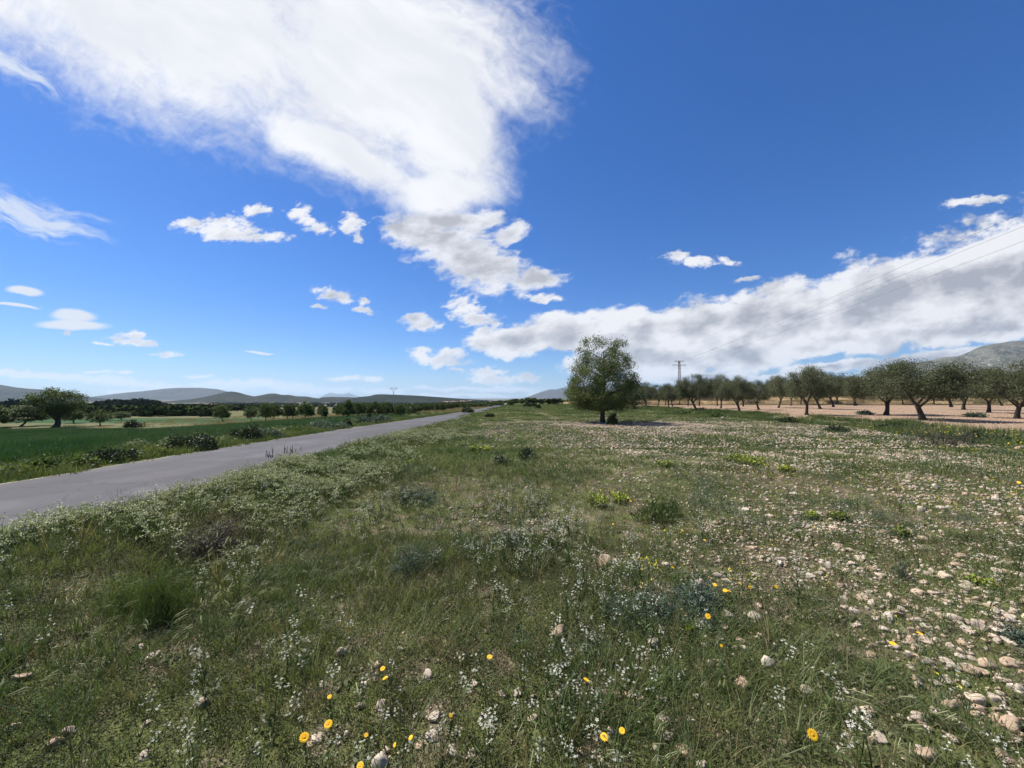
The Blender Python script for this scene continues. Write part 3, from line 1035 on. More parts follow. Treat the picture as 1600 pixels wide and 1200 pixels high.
def stoniness(p):
    """0 on the left and centre, rising over the stony right of the meadow"""
    x, y = p[:, 0], p[:, 1]
    b = (0.12 + 0.40 * S((x + 1.8) / 1.6) + 0.40 * S((x + 0.1 - 0.02 * y) / 2.6)) * (1 - 0.30 * S((y - 10) / 16))
    n = fbm(x * 0.75, y * 0.75, 51, 4)
    return np.clip(b * (0.5 + 0.95 * S((n - 0.38) / 0.28)) + 0.9 * (1 - S((bare(p) - 0.7) / 0.6)) + 0.04, 0, 1)


def protos():
    P = {}
    def mk(name, fn, mats):
        mb = MB(); fn(mb); return mb.mesh(name, mats)
    P['tuft'] = [mk('grass_tuft', lambda mb: blades(mb, 16, 0.17, 0.16, 0.0038, 0.8), [M['grass']]) for _ in range(3)]
    P['tuft'] += [mk('grass_tuft', lambda mb: blades(mb, 20, 0.10, 0.18, 0.004, 0.9), [M['grass_dark']]) for _ in range(3)]
    P['tuft'] += [mk('grass_tuft', lambda mb: blades(mb, 9, 0.17, 0.14, 0.0025, 0.6), [M['grass_dry']])]

    def herb(mb, n=60, r=0.08, h=0.04, L=0.012, W=0.006, m=0):
        a = rng.random(n) * 2 * pi; rr = r * np.sqrt(rng.random(n))
        pts = np.stack([np.cos(a) * rr, np.sin(a) * rr, rng.random(n) * h], 1)
        leaves(mb, pts, L, W, m, 0.5, 0.15)
    P['herb'] = [mk('herb', herb, [M['herb']]) for _ in range(4)]

    def tall(mb):
        blades(mb, 5, 0.20, 0.08, 0.004, 0.5, m=0)
        for _ in range(3):
            a = rng.random() * 6.28; l = 0.28 + 0.14 * rng.random(); b = 0.05 + 0.08 * rng.random()
            # prevailing lean to the left, nodding heads
            pts = []
            for k in range(8):
                t = k / 7
                pts.append(np.array([cos(a) * b * t + -0.09 * t ** 4, sin(a) * b * t, l * (t - 0.30 * t ** 6)]))
            for k in range(5):
                stalk(mb, pts[k], pts[k + 1], 0.0022, 0)
            base, tip = pts[5], pts[7] + np.array([-0.012, 0, -0.008])
            mb.tube([base, pts[6] * .9 + base * .1, pts[7], tip], [0.0012, 0.0024, 0.0021, 0.0008], 5, 1, False)
            for k in range(34):
                t = rng.random(); c = base * (1 - t) + tip * t; d = rng.normal(size=3) * 0.6 + (tip - base) / np.linalg.norm(tip - base)
                e = c + d / np.linalg.norm(d) * 0.018; sd = np.cross(d, rng.normal(size=3)); sd /= np.linalg.norm(sd)
                mb.add([c - sd * .0008, c + sd * .0008, e], None, [(0, 1, 2)], m=1)
    P['tall'] = [mk('nodding_seed_grass', tall, [M['grass'], M['spike']]) for _ in range(5)]

    def rocket(mb):
        for _ in range(4):
            a = rng.random() * 6.28; h = 0.13 + 0.13 * rng.random()
            top = np.array([cos(a) * 0.07 * rng.random(), sin(a) * 0.07 * rng.random(), h])
            stalk(mb, (0, 0, 0), top, 0.002, 0, 0.01)
            for k in range(6):
                c = top + rng.normal(size=3) * np.array([0.013, 0.013, 0.011])
                flower4(mb, c, 0.0058, 1)
        n = 16; aa = rng.random(n) * 6.28; rr = rng.random(n) * 0.05
        leaves(mb, np.stack([np.cos(aa) * rr, np.sin(aa) * rr, rng.random(n) * 0.12], 1), 0.035, 0.008, 0, 0.4, 0.3)
    P['rocket'] = [mk('white_rocket', rocket, [M['stem'], M['petal_w']]) for _ in range(4)]

    def alys(mb):
        for _ in range(15):
            a = rng.random() * 6.28; r = 0.20 * sqrt(rng.random()); h = 0.18 + 0.14 * rng.random() - r * 0.35
            top = np.array([cos(a) * r, sin(a) * r, h])
            stalk(mb, (top[0] * .5, top[1] * .5, 0), top, 0.003, 0)
            n = 13
            leaves(mb, top + rng.normal(size=(n, 3)) * np.array([0.015, 0.015, 0.008]), 0.014, 0.012, 1, 0.3)
        n = 110; aa = rng.random(n) * 6.28; rr = 0.20 * np.sqrt(rng.random(n))
        leaves(mb, np.stack([np.cos(aa) * rr, np.sin(aa) * rr, rng.random(n) * 0.22 * (1 - rr * 2)], 1), 0.045, 0.008, 2, 0.4, 0.35)
    P['alys'] = [mk('white_alyssum_clump', alys, [M['stem'], M['umbel'], M['grass_dark']]) for _ in range(4)]

    def yel(mb):
        for _ in range(3):
            a = rng.random() * 6.28; h = 0.08 + 0.12 * rng.random(); top = np.array([cos(a) * .05, sin(a) * .05, h])
            stalk(mb, (0, 0, 0), top, 0.0018, 0)
            leaves(mb, top + rng.normal(size=(5, 3)) * 0.003, 0.009, 0.007, 1, 0.3)
    P['yel'] = [mk('tiny_yellow_flower', yel, [M['stem'], M['small_y']]) for _ in range(3)]

    def bushlet(mb, m1):
        n = 170; aa = rng.random(n) * 6.28; rr = 0.17 * np.sqrt(rng.random(n)); hh = np.sqrt(np.clip(1 - (rr / 0.2) ** 2, 0.05, 1)) * 0.16
        leaves(mb, np.stack([np.cos(aa) * rr, np.sin(aa) * rr, rng.random(n) * hh], 1), 0.032, 0.006, m1, 0.4, 0.35)
    P['grey'] = [mk('grey_green_herb', lambda mb: bushlet(mb, 0), [M['artem']]) for _ in range(3)]

    def rosette(mb):
        k = 9
        for i in range(k):
            a = 6.28 * i / k + rng.normal() * .15; l = 0.05 + 0.04 * rng.random(); w = 0.010 + .006 * rng.random()
            d = np.array([cos(a), sin(a), 0]); e = np.array([-sin(a), cos(a), 0]); u = np.array([0, 0, 1.0])
            V = [d * .004, d * l * .4 + e * w + u * .018, d * l * .4 - e * w + u * .018, d * l * .8 + e * w * .8 + u * .014, d * l * .8 - e * w * .8 + u * .014, d * l + u * .004]
            mb.add(np.array(V), [(1, 2, 4, 3)], [(0, 2, 1), (3, 4, 5)])
    P['rosette'] = [mk('leaf_rosette', rosette, [M['herb']]) for _ in range(4)]
    def dead(mb):
        for _ in range(5):
            a = rng.random() * 6.28; h = 0.10 + 0.18 * rng.random()
            stalk(mb, (0, 0, 0), (cos(a) * h * .5, sin(a) * h * .5, h), 0.003, 0, 0.01)
    P['dead'] = [mk('dead_stalk', dead, [M['grass_dry']]) for _ in range(3)]

    # wider patches for farther away
    def patch(mb, n, r, h, w, mm, lean=0.7, pale=0):
        for _ in range(n):
            a = rng.random() * 6.28; rr = r * sqrt(rng.random())
            sub = MB(); blades(sub, 3, h * (0.6 + .6 * rng.random()), 0.1, w, lean, m=mm if rng.random() > pale else 1, seg=2)
            for v in sub.v: v += np.array([cos(a) * rr, sin(a) * rr, 0])
            mb.add(np.concatenate(sub.v), np.concatenate([f + 5 * 0 for f in offs(sub.f4)]) if sub.f4 else None, np.concatenate(sub.f3), m=mm)
    def offs(fs): return fs
    P['patch'] = [mk('grass_patch', lambda mb: patch(mb, 42, 0.42, 0.13, 0.011, 0), [M['grass']]) for _ in range(3)]
    P['patch'] += [mk('grass_patch', lambda mb: patch(mb, 42, 0.42, 0.09, 0.012, 0), [M['grass_dark']]) for _ in range(3)]
    P['patch_far'] = [mk('grass_patch', lambda mb: patch(mb, 70, 1.1, 0.16, 0.03, 0), [M['grass']]) for _ in range(3)]
    P['patch_far'] += [mk('grass_patch', lambda mb: patch(mb, 70, 1.1, 0.12, 0.03, 0), [M['grass_dark']]) for _ in range(2)]
    P['wheat'] = [mk('wheat_patch', lambda mb: patch(mb, 80, 0.6, 0.30, 0.014, 0, 0.4), [M['wheat']]) for _ in range(4)]
    P['drypatch'] = [mk('pale_grass_patch', lambda mb: patch(mb, 60, 0.9, 0.3, 0.02, 0, 0.5), [M['grass_dry']]) for _ in range(3)]
    return P


PR = protos()


def nfrac(p, s, f, o=4):
    return fbm(p[:, 0] * f, p[:, 1] * f, s, o)


def put(name, protos_, P2, smin, smax, dz=0.0, tilt=0.08, pick=None, zs=None):
    n = len(P2)
    if n == 0: return None
    sc = smin + (smax - smin) * rng.random(n)
    if zs is not None:
        sc = np.stack([sc, sc, sc * zs], 1)
    idx = rng.integers(0, len(protos_), n) if pick is None else pick
    return scatter(name, protos_, z3(P2, dz), rng.random(n) * 6.28, sc, idx, tilt)


def build_cover():
    # --- near grass tufts
    p = np.concatenate([field_points(1.0, 4.5, 420), field_points(4.5, 9.5, 150)])
    p = clear(p[meadow(p)], 0.75)
    g = nfrac(p, 61, 0.9)
    leftdim = S((-p[:, 0] - 0.2) / 2.0) * (1 - S((p[:, 1] - 4.2) / 2.0))
    pr = np.clip(0.30 + 1.5 * (g - 0.38), 0.10, 1) * (1 - 0.55 * stoniness(p)) * (1 - 0.45 * leftdim)
    p = keep(p, pr)
    kind = np.where(rng.random(len(p)) < np.clip(0.55 + 1.4 * (nfrac(p, 63, 0.5) - 0.5) - 0.35 * S((p[:, 0] - 0.5) / 2) + 0.15, 0.1, 0.9), rng.integers(0, 3, len(p)), rng.integers(3, 6, len(p)))
    dry = rng.random(len(p)) < 0.05 + 0.30 * S((nfrac(p, 67, 0.6) - 0.55) / 0.12)
    kind = np.where(dry, 6, kind)
    hs = 1 - 0.40 * S((p[:, 0] - 0.8) / 1.5)
    put('grass', PR['tuft'], p, 0.75, 1.45, tilt=0.15, pick=kind, zs=hs)
    # --- mat of low leaves
    p = np.concatenate([field_points(1.0, 4.5, 760), field_points(4.5, 8, 200)])
    p = clear(p[meadow(p)], 1.1)
    p = keep(p, np.clip(0.45 + 1.6 * (nfrac(p, 71, 0.8) - 0.40), 0.28, 1) * (1 - 0.6 * stoniness(p)))
    put('low_herb_mat', PR['herb'], p, 0.55, 1.15, tilt=0.1)
    p = field_points(1.2, 6, 9); p = clear(p[meadow(p)], 1.8)
    put('leaf_rosettes', PR['rosette'], p, 0.4, 1.0, tilt=0.1, dz=0.004)
    p = field_points(1.2, 9, 9); p = p[meadow(p)]
    put('dead_stalks', PR['dead'], p, 0.6, 1.3, tilt=0.2)
    # --- grass farther off
    p = np.concatenate([field_points(8.0, 16, 16), field_points(16, 34, 7)])
    p = p[meadow(p)]; p = p[(bare(p) > 0.75 + 0.5 * rng.random(len(p))) | (rng.random(len(p)) < 0.22)]
    g = nfrac(p, 73, 0.35)
    p = keep(p, np.clip(0.55 + 1.6 * (g - 0.4), 0.2, 1) * (1 - 0.5 * stoniness(p)))
    k = np.where(rng.random(len(p)) < np.clip(0.9 - 0.5 * S((p[:, 0] - 1) / 4) + (nfrac(p, 75, .3) - .5), 0.1, 0.95), rng.integers(0, 3, len(p)), rng.integers(3, 6, len(p)))
    put('grass', PR['patch'], p, 0.8, 1.4, pick=k)
    p = field_points(32, 120, 0.9); p = p[meadow(p)]
    p = keep(p, np.clip(0.5 + 1.5 * (nfrac(p, 77, 0.15) - 0.4), 0.25, 1))
    k = np.where(rng.random(len(p)) < 0.7, rng.integers(0, 3, len(p)), rng.integers(3, 5, len(p)))
    put('grass', PR['patch_far'], p, 0.8, 1.4, pick=k)
    # --- bank of rank grass where the meadow meets the olive field
    p = field_points(9, 60, 22); d = p[:, 0] - xb(p[:, 1])
    p = p[(d > -2.2) & (d < 0.5)]
    p = keep(p, np.clip(0.25 + 2.2 * (nfrac(p, 79, 0.35) - 0.36), 0, 0.8))
    put('bank_grass', PR['patch'], p, 0.9, 1.6, zs=2.0)
    # --- nodding seed heads
    p = np.concatenate([field_points(1.5, 5.5, 26), field_points(5.5, 10, 7)])
    p = p[meadow(p)]
    w = np.exp(-((p[:, 0] + 0.6) / 1.9) ** 2) * 0.9 + 0.08
    p = keep(p, np.clip(w * 2.2 * S((nfrac(p, 81, 0.8) - 0.36) / 0.3), 0, 1))
    put('nodding_seed_grass', PR['tall'], p, 0.65, 1.1, tilt=0.1)
    # --- white rocket flowers, thickest low in the middle
    p = np.concatenate([field_points(1.5, 6, 60), field_points(6, 14, 9)])
    p = p[meadow(p)]
    x, y = p[:, 0], p[:, 1]
    w = np.exp(-((x - 0.05) / 0.85) ** 2 - ((y - 2.6) / 1.5) ** 2) * 0.9 + 0.50 * np.exp(-((x + 0.8) / 3.2) ** 2 - ((y - 6) / 4) ** 2) + 0.05
    p = keep(p, np.clip(w * 1.3 * S((nfrac(p, 83, 1.3) - 0.40) / 0.25), 0, 1))
    put('white_rocket_flowers', PR['rocket'], p, 0.8, 1.4, tilt=0.15)
    # --- pale blossom along the road verge
    p = np.concatenate([field_points(2.5, 20, 26), field_points(20, 55, 3)])
    v = verge_r(p)
    p = p[(v > 0.30)]; v = verge_r(p)
    w = S((v - 0.1) / 0.3) * (1 - S((v - 2.4 + 0.5 * np.minimum(p[:, 1] / 12, 1)) / 1.6)) * (0.12 + 0.88 * (1 - S((p[:, 1] - 6) / 9))) * S((p[:, 1] - 3.0) / 1.0)
    w = np.maximum(w, 0.7 * np.exp(-((p[:, 0] + 3.4) / 1.2) ** 2 - ((p[:, 1] - 14) / 1.6) ** 2))
    p = keep(p, np.clip(w * 1.35 * S((nfrac(p, 85, 0.55) - 0.36) / 0.20), 0, 1))
    put('pale_verge_blossom', PR['alys'], p, 0.7, 1.25, tilt=0.1)
    p = field_points(6, 50, 5); v = verge_l(p); p = p[(v > 0.15) & (v < 3.0)]
    p = keep(p, np.clip(0.5 * S((nfrac(p, 87, 0.5) - 0.42) / 0.25), 0, 0.9))
    put('pale_verge_blossom', PR['alys'], p, 0.7, 1.3, tilt=0.1)
    # --- tiny yellow flowers
    p = np.concatenate([field_points(1.6, 8, 10), field_points(8, 26, 6)])
    p = p[meadow(p)]
    w = S((nfrac(p, 89, 0.45) - 0.50) / 0.12) * S((p[:, 0] + 0.5) / 2.5)
    p = keep(p, w * 0.6)
    n = len(p); put('small_yellow_flowers', PR['yel'], p, 0.8, 1.5)
    p = np.concatenate([field_points(9, 26, 10)]); d = p[:, 0] - xb(p[:, 1]); p = p[(d > -4.5) & (d < -0.6)]
    p = keep(p, 0.12 * S((nfrac(p, 90, 0.4) - 0.50) / 0.1))
    put('small_yellow_flowers', PR['yel'], p, 2.0, 3.2)
    # --- blue-grey herbs
    p = np.concatenate([field_points(1.8, 8, 3.5), field_points(8, 26, 1.6)])
    p = p[meadow(p)]; p = p[bare(p) > 1]
    p = keep(p, S((nfrac(p, 91, 0.6) - 0.44) / 0.16))
    put('grey_green_herbs', PR['grey'], p, 0.6, 1.3)
    # --- far side of the road: verge, wheat, pale grass under the almonds
    p = np.concatenate([field_points(6, 20, 26), field_points(20, 60, 9)]); v = verge_l(p); p = p[(v > 0.12) & (v < 3.4)]
    p = keep(p, 0.85)
    put('grass', PR['patch'], p, 0.8, 1.3, zs=1.5)
    p = np.concatenate([field_points(6, 24, 6.5), field_points(24, 52, 3.6)]); v = verge_l(p); p = p[(v > 2.7) & (v < 75) & (p[:, 1] < 51)]
    row = 0.5 + 0.5 * np.sin((p[:, 0] * 0.035 + p[:, 1]) * 2.6 + 2 * (nfrac(p, 93, .1) - .5))
    p = keep(p, 0.55 + 0.45 * row)
    put('young_wheat', PR['wheat'], p, 0.9, 1.3, zs=0.8)
    p = field_points(38, 110, 0.8); v = verge_l(p); p = p[(v > 0.3) & (v < 60) & (p[:, 1] > 53 + 0.02 * p[:, 0])]
    p = p[~((v_ := verge_l(p)) > 40) | (rng.random(len(p)) < 0.2)]
    put('pale_grass', PR['drypatch'], p, 0.8, 1.4, zs=0.8)


# ---------------------------------------------------------------- stones


STONES = [stone_mesh(100 + k, 3, 0.66) for k in range(8)]
CLODS = [stone_mesh(300 + k, 1, 0.6, 'clod') for k in range(6)]
SMALL = [stone_mesh(200 + k, 1, 0.66) for k in range(8)]

# the stones that stand out in the photograph: pixel x, y, width in pixels, label
NOTED = [
    (85, 1165, 36, 'long pale stone lying near the bottom left corner, half in the herbs'),
    (23, 1138, 26, 'peach coloured stone at the far left near the bottom edge'),
    (110, 1145, 34, 'rough whitish stone lying right of the peach stone, bottom left'),
    (225, 1183, 26, 'light grey stone on the bottom edge, left part of the meadow'),
    (240, 1027, 26, 'pinkish flat stone in mossy herbs below the bright feathery plant'),
    (316, 1102, 28, 'cream rounded stone with a smaller orange stone beside it, lower left'),
    (30, 1062, 40, 'flat grey-brown stone at the left edge of the meadow'),
    (402, 1008, 14, 'small brown stone among the seed heads left of centre'),
    (533, 1021, 24, 'white oblong stone left of the two small orange flowers'),
    (573, 1070, 12, 'small white stone just below the two orange flowers'),
    (566, 1104, 22, 'pale upright stone in the bare spot, bottom centre left'),
    (595, 1106, 28, 'cream stone right of the pale upright one, bottom centre left'),
    (495, 1157, 24, 'whitish stone just right of the yellow daisy, bottom left of centre'),
    (594, 1196, 34, 'large pink stone cut by the bottom edge, left of centre'),
    (676, 1124, 24, 'whitish stone with two others in the grass, bottom centre'),
    (688, 1118, 14, 'orange brown stone touching the whitish one, bottom centre'),
    (708, 1180, 26, 'tan stone in grass near the bottom edge, centre'),
    (875, 990, 32, 'broad pale stone with a knob, in the flowers right of centre'),
    (942, 940, 16, 'small pinkish upright stone in reddish grass, centre'),
    (945, 880, 34, 'wide crumbly cream stone among white flowers, centre'),
    (1019, 1006, 22, 'round orange cream stone between two grass tufts, right of centre'),
    (965, 1091, 20, 'pale stone at the left of a row of three, right of centre'),
    (982, 1088, 18, 'cream stone in the middle of a row of three, right of centre'),
    (999, 1092, 14, 'pinkish stone at the right of a row of three, right of centre'),
    (1035, 1097, 22, 'light stone with a notch, right of the row of three'),
    (1041, 1130, 26, 'large rounded whitish stone in the small gravel, lower right of centre'),
    (1044, 1154, 30, 'flat grey stone just below the large whitish one'),
    (1025, 1169, 20, 'pale stone left of the flat grey one, near the bottom'),
    (1070, 1178, 30, 'tall pinkish stone at the bottom edge, right of centre'),
    (1110, 1040, 18, 'cream stone in a leaning line of stones, right half'),
    (1122, 1036, 20, 'pink stone at the top of the leaning line of stones, right half'),
    (1177, 966, 30, 'long white stone beside the orange flower, right half'),
    (1158, 1004, 18, 'bluish grey stone under the long white stone'),
    (1165, 1016, 18, 'slanting cream stone under the bluish grey stone'),
    (1187, 993, 16, 'rounded white stone at the end of a short row, right half'),
    (1100, 1010, 18, 'flat pale stone in the dark grass, right half'),
    (1158, 1070, 26, 'broad cream stone in reddish grass, lower right'),
    (1200, 1040, 30, 'large tan stone leaning on another, lower right'),
    (1328, 862, 20, 'bright white rounded stone standing out in dark grass at the right'),
    (1257, 1080, 26, 'wedge shaped white stone at the left of the lower right corner'),
    (1320, 952, 18, 'orange cream upright stone above the gravel streak, right'),
    (1390, 966, 30, 'pale grey stone at the left of a pair in the gravel streak'),
    (1402, 962, 26, 'rounded pale stone at the right of a pair in the gravel streak'),
    (1345, 938, 22, 'light brown stone at the upper end of the gravel streak'),
    (1530, 980, 34, 'long orange cream stone at the right edge of the gravel streak'),
    (1543, 1043, 36, 'large tan stone with a brown shaded side, far right'),
    (1570, 1067, 34, 'rounded pale pinkish stone below the large tan one, far right'),
    (1515, 1050, 36, 'broad white stone left of the large tan one, far right'),
    (1525, 1097, 40, 'long smooth pinkish stone below the broad white one, far right'),
    (1488, 1105, 34, 'slanting long cream stone in dark grass, right'),
    (1461, 1114, 34, 'bright white oblong stone in dark grass, lower right'),
    (1490, 1125, 28, 'pointed cream stone right of the bright white oblong one'),
    (1355, 1113, 24, 'upright tan stone in reddish grass, lower right'),
    (1435, 1125, 30, 'pointed pinkish stone left of the bright white oblong one'),
    (1373, 1158, 32, 'grey cream stone above the biggest tan stone, lower right'),
    (1487, 1155, 24, 'tan tilted stone near the bottom, right part'),
    (1450, 1185, 44, 'big tan pink stone at the bottom edge, lower right'),
    (1582, 1135, 50, 'long orange cream boulder at the bottom right corner'),
    (1588, 1160, 30, 'smooth cream stone under the orange cream boulder'),
    (1505, 1140, 30, 'cream flat stone between the long boulder and the tilted stone'),
    (1442, 843, 18, 'large pale stone on the low patch of grass, right'),
    (1440, 799, 22, 'flat cream stone in the upper stony streak, right'),
    (1240, 773, 14, 'round cream stone at mid distance, right of centre'),
    (1213, 699, 8, 'small whitish upright stone at mid distance near the far bank'),
    (1505, 682, 20, 'flat cream boulder on the bank below the olive trees'),
    (1598, 704, 26, 'pinkish boulder on the bank at the right edge'),
    (1130, 655, 12, 'broken cream stone on the bank left of the fallen twigs'),
    (822, 763, 9, 'small cream stone beside the round dark tuft'),
    (630, 826, 12, 'pink brown clod in the white blossom beside the road'),
]


MARKS = [(475, 1153, 'the lowest yellow daisy left of centre'), (600, 1052, 'the two small orange flowers'), (765, 1027, 'the lone orange flower at the centre'), (916, 1063, 'the round orange flower, right of centre'),
         (944, 1152, 'the yellow daisy at bottom right of centre'), (1051, 887, 'the flower above the grey-green mat'), (1136, 923, 'the touching pair of orange flowers'), (1106, 963, 'the daisy left of the gravel streak'),
         (1067, 830, 'the flower by the dark green tussock'), (1269, 1148, 'the large daisy at lower right'), (1437, 990, 'the upper flower on the gravel streak'), (1395, 1006, 'the lower flower on the gravel streak'),
         (1270, 824, 'the small yellow flower, upper right'), (1592, 754, 'the flower at the right edge'), (1312, 810, 'the bright spurge clump'), (1406, 834, 'the spurge clump by a pinkish stone'),
         (1545, 915, 'the far right spurge clump'), (1328, 862, 'the bright white rounded stone'), (1440, 799, 'the flat cream stone, upper right'), (1543, 1043, 'the large brown-sided stone, far right'),
         (1461, 1114, 'the bright white oblong stone'), (1450, 1185, 'the big tan stone at the bottom edge'), (1582, 1135, 'the boulder in the bottom right corner'), (1200, 1040, 'the large leaning tan stone'),
         (982, 1090, 'the row of three stones'), (1041, 1130, 'the large rounded whitish stone'), (1070, 1178, 'the tall pinkish stone at the bottom'), (1177, 966, 'the long white stone, right half'),
         (945, 880, 'the wide crumbly stone'), (1019, 1006, 'the round orange cream stone'), (1390, 966, 'the pair of stones in the gravel streak'), (1240, 773, 'the round cream stone at mid distance'),
         (85, 1165, 'the long pale stone in the bottom left corner'), (316, 1102, 'the cream stone at lower left'), (1160, 1070, 'the broad cream stone in reddish grass'), (1257, 1080, 'the wedge shaped white stone'), (1360, 1113, 'the upright tan stone'), (1228, 738, 'the small spurge clump, far meadow')]


def name_stones(objs):
    """each stone is described by the landmark next to it"""
    ords = ['nearest', 'second nearest', 'third nearest', 'fourth nearest', 'fifth nearest', 'sixth nearest', 'seventh nearest', 'eighth nearest', 'ninth nearest', 'tenth nearest'] + ['%dth nearest' % q for q in range(11, 60) if q not in (21, 22, 23)]
    cells = {}
    for o in objs:
        x, y, z = o.location
        zc = CAM_H - z
        yc = y * cos(PITCH) - zc * sin(PITCH); up = -y * sin(PITCH) - zc * cos(PITCH)
        px = CX + F * x / yc; py = CY - F * up / yc
        k = min(range(len(MARKS)), key=lambda i: (MARKS[i][0] - px) ** 2 + (1.5 * (MARKS[i][1] - py)) ** 2)
        dx, dy = px - MARKS[k][0], (py - MARKS[k][1]) * 1.5
        side = ('right of' if dx > 0 else 'left of') if abs(dx) > abs(dy) else ('in front of' if dy > 0 else 'beyond')
        cells.setdefault((k, side), []).append((dx * dx + dy * dy, o))
    for (k, side), lst in cells.items():
        lst.sort(key=lambda t: t[0])
        for j, (_, o) in enumerate(lst):
            w = ords[j] if j < len(ords) else 'more distant'
            tag(o, '%s pale stone %s %s' % (w, side, MARKS[k][2]), 'stone', 'stones of the stony meadow')


def build_stones():
    P3 = []; Sc = []
    g = 'stones of the stony meadow'
    noted_xy = []
    for k, (px, py, w, lab) in enumerate(NOTED):
        if w == 12 and px == 630: px, py = 212, 825
        c = at(px, py)
        dist = sqrt(c.x ** 2 + c.y ** 2 + (CAM_H - c.z) ** 2)
        stretch = sqrt(1 + ((px - CX) / F) ** 2)
        s = w / F * c.y / 2 / stretch ** 0.6
        o = bpy.data.objects.new('stone', STONES[k % len(STONES)])
        COL.objects.link(o)
        o.location = (c.x, c.y, c.z + s * 0.22)
        o.scale = (s, s, s)
        o.rotation_euler = (rng.normal() * 0.2, rng.normal() * 0.2, rng.normal() * 0.5)
        tag(o, lab, 'stone', g)
        BIG.append((c.x, c.y, s))
    # the rest, by density
    p = np.concatenate([field_points(1.2, 5, 640), field_points(5, 12, 430)])
    p = p[meadow(p)]
    st = stoniness(p)
    p = keep(p, np.clip(st * 1.0, 0.02, 1) * np.where(p[:, 1] > 5, 0.42, 0.62))
    st = stoniness(p)
    s = 0.007 + 0.014 * rng.random(len(p)) ** 2 + 0.018 * (rng.random(len(p)) ** 6)
    s = s * (1 + 0.35 * S((p[:, 1] - 4) / 3))
    s = s * (0.7 + 0.5 * st) * (1 + 0.25 * S((p[:, 0] - 1.5) / 2))
    ap = s / np.maximum(p[:, 1], 0.5)
    vis = (np.abs(p[:, 0] / p[:, 1]) < 1.333) & ((CAM_H / p[:, 1]) < 0.965)
    order = np.argsort(-(ap * vis))
    n1 = 300 - len(NOTED)
    own = order[:n1]; rest = order[n1:]
    own_objs = []
    for i in own:
        x, y = p[i]
        o = bpy.data.objects.new('stone', STONES[rng.integers(0, 8)])
        COL.objects.link(o)
        q = s[i] * 1.15
        o.location = (x, y, float(zt(x, y)) + q * 0.18)
        o.scale = (q * (0.85 + .4 * rng.random()), q, q * (0.8 + .4 * rng.random()))
        o.rotation_euler = (rng.normal() * 0.25, rng.normal() * 0.25, rng.random() * 6.28)
        own_objs.append(o)
        BIG.append((x, y, q))
    name_stones(own_objs)
    pr = p[rest]
    put_s = s[rest]
    n = len(pr)
    scatter('loose_stones', SMALL, z3(pr, 0.006), rng.random(n) * 6.28, put_s, rng.integers(0, 8, n), 0.3)
    # fine gravel near
    p = field_points(1.2, 4.5, 900); p = p[meadow(p)]
    cl = S((nfrac(p, 95, 2.0) - 0.5) / 0.15)
    p = keep(p, np.clip(stoniness(p) * 0.9 + 0.25, 0, 1) * (0.15 + 0.85 * cl))
    n = len(p)
    scatter('gravel', SMALL, z3(p, 0.0), rng.random(n) * 6.28, 0.003 + 0.005 * rng.random(n), rng.integers(0, 8, n), 0.3)
    # stones farther off
    p = np.concatenate([field_points(12, 26, 84), field_points(26, 50, 8)])
    m_ = meadow(p); st = stoniness(p)
    p = p[m_]; p = keep(p, np.clip(stoniness(p) * 0.8 + 0.6 * (bare(p) < 1.1), 0, 1) * (1 - 0.4 * S((p[:, 1] - 26) / 10)))
    n = len(p)
    scatter('loose_stones', SMALL, z3(p, 0.045), rng.random(n) * 6.28, 0.026 + 0.040 * rng.random(n) ** 2, rng.integers(0, 8, n), 0.3)
    # tilled stony field and its bank
    p = np.concatenate([field_points(9, 40, 20), field_points(40, 90, 4)]); d = p[:, 0] - xb(p[:, 1])
    p = p[d > -1.6]; d = p[:, 0] - xb(p[:, 1])
    p = keep(p, np.where(d < 0.6, 0.25 + 0.5 * S((nfrac(p, 97, 0.5) - 0.5) / 0.1), 0.85))
    n = len(p)
    scatter('field_stones', CLODS, z3(p, 0.0), rng.random(n) * 6.28, 0.025 + 0.050 * rng.random(n) ** 2.5, rng.integers(0, 6, n), 0.3)


build_stones()
build_cover()

# ---------------------------------------------------------------- daisies


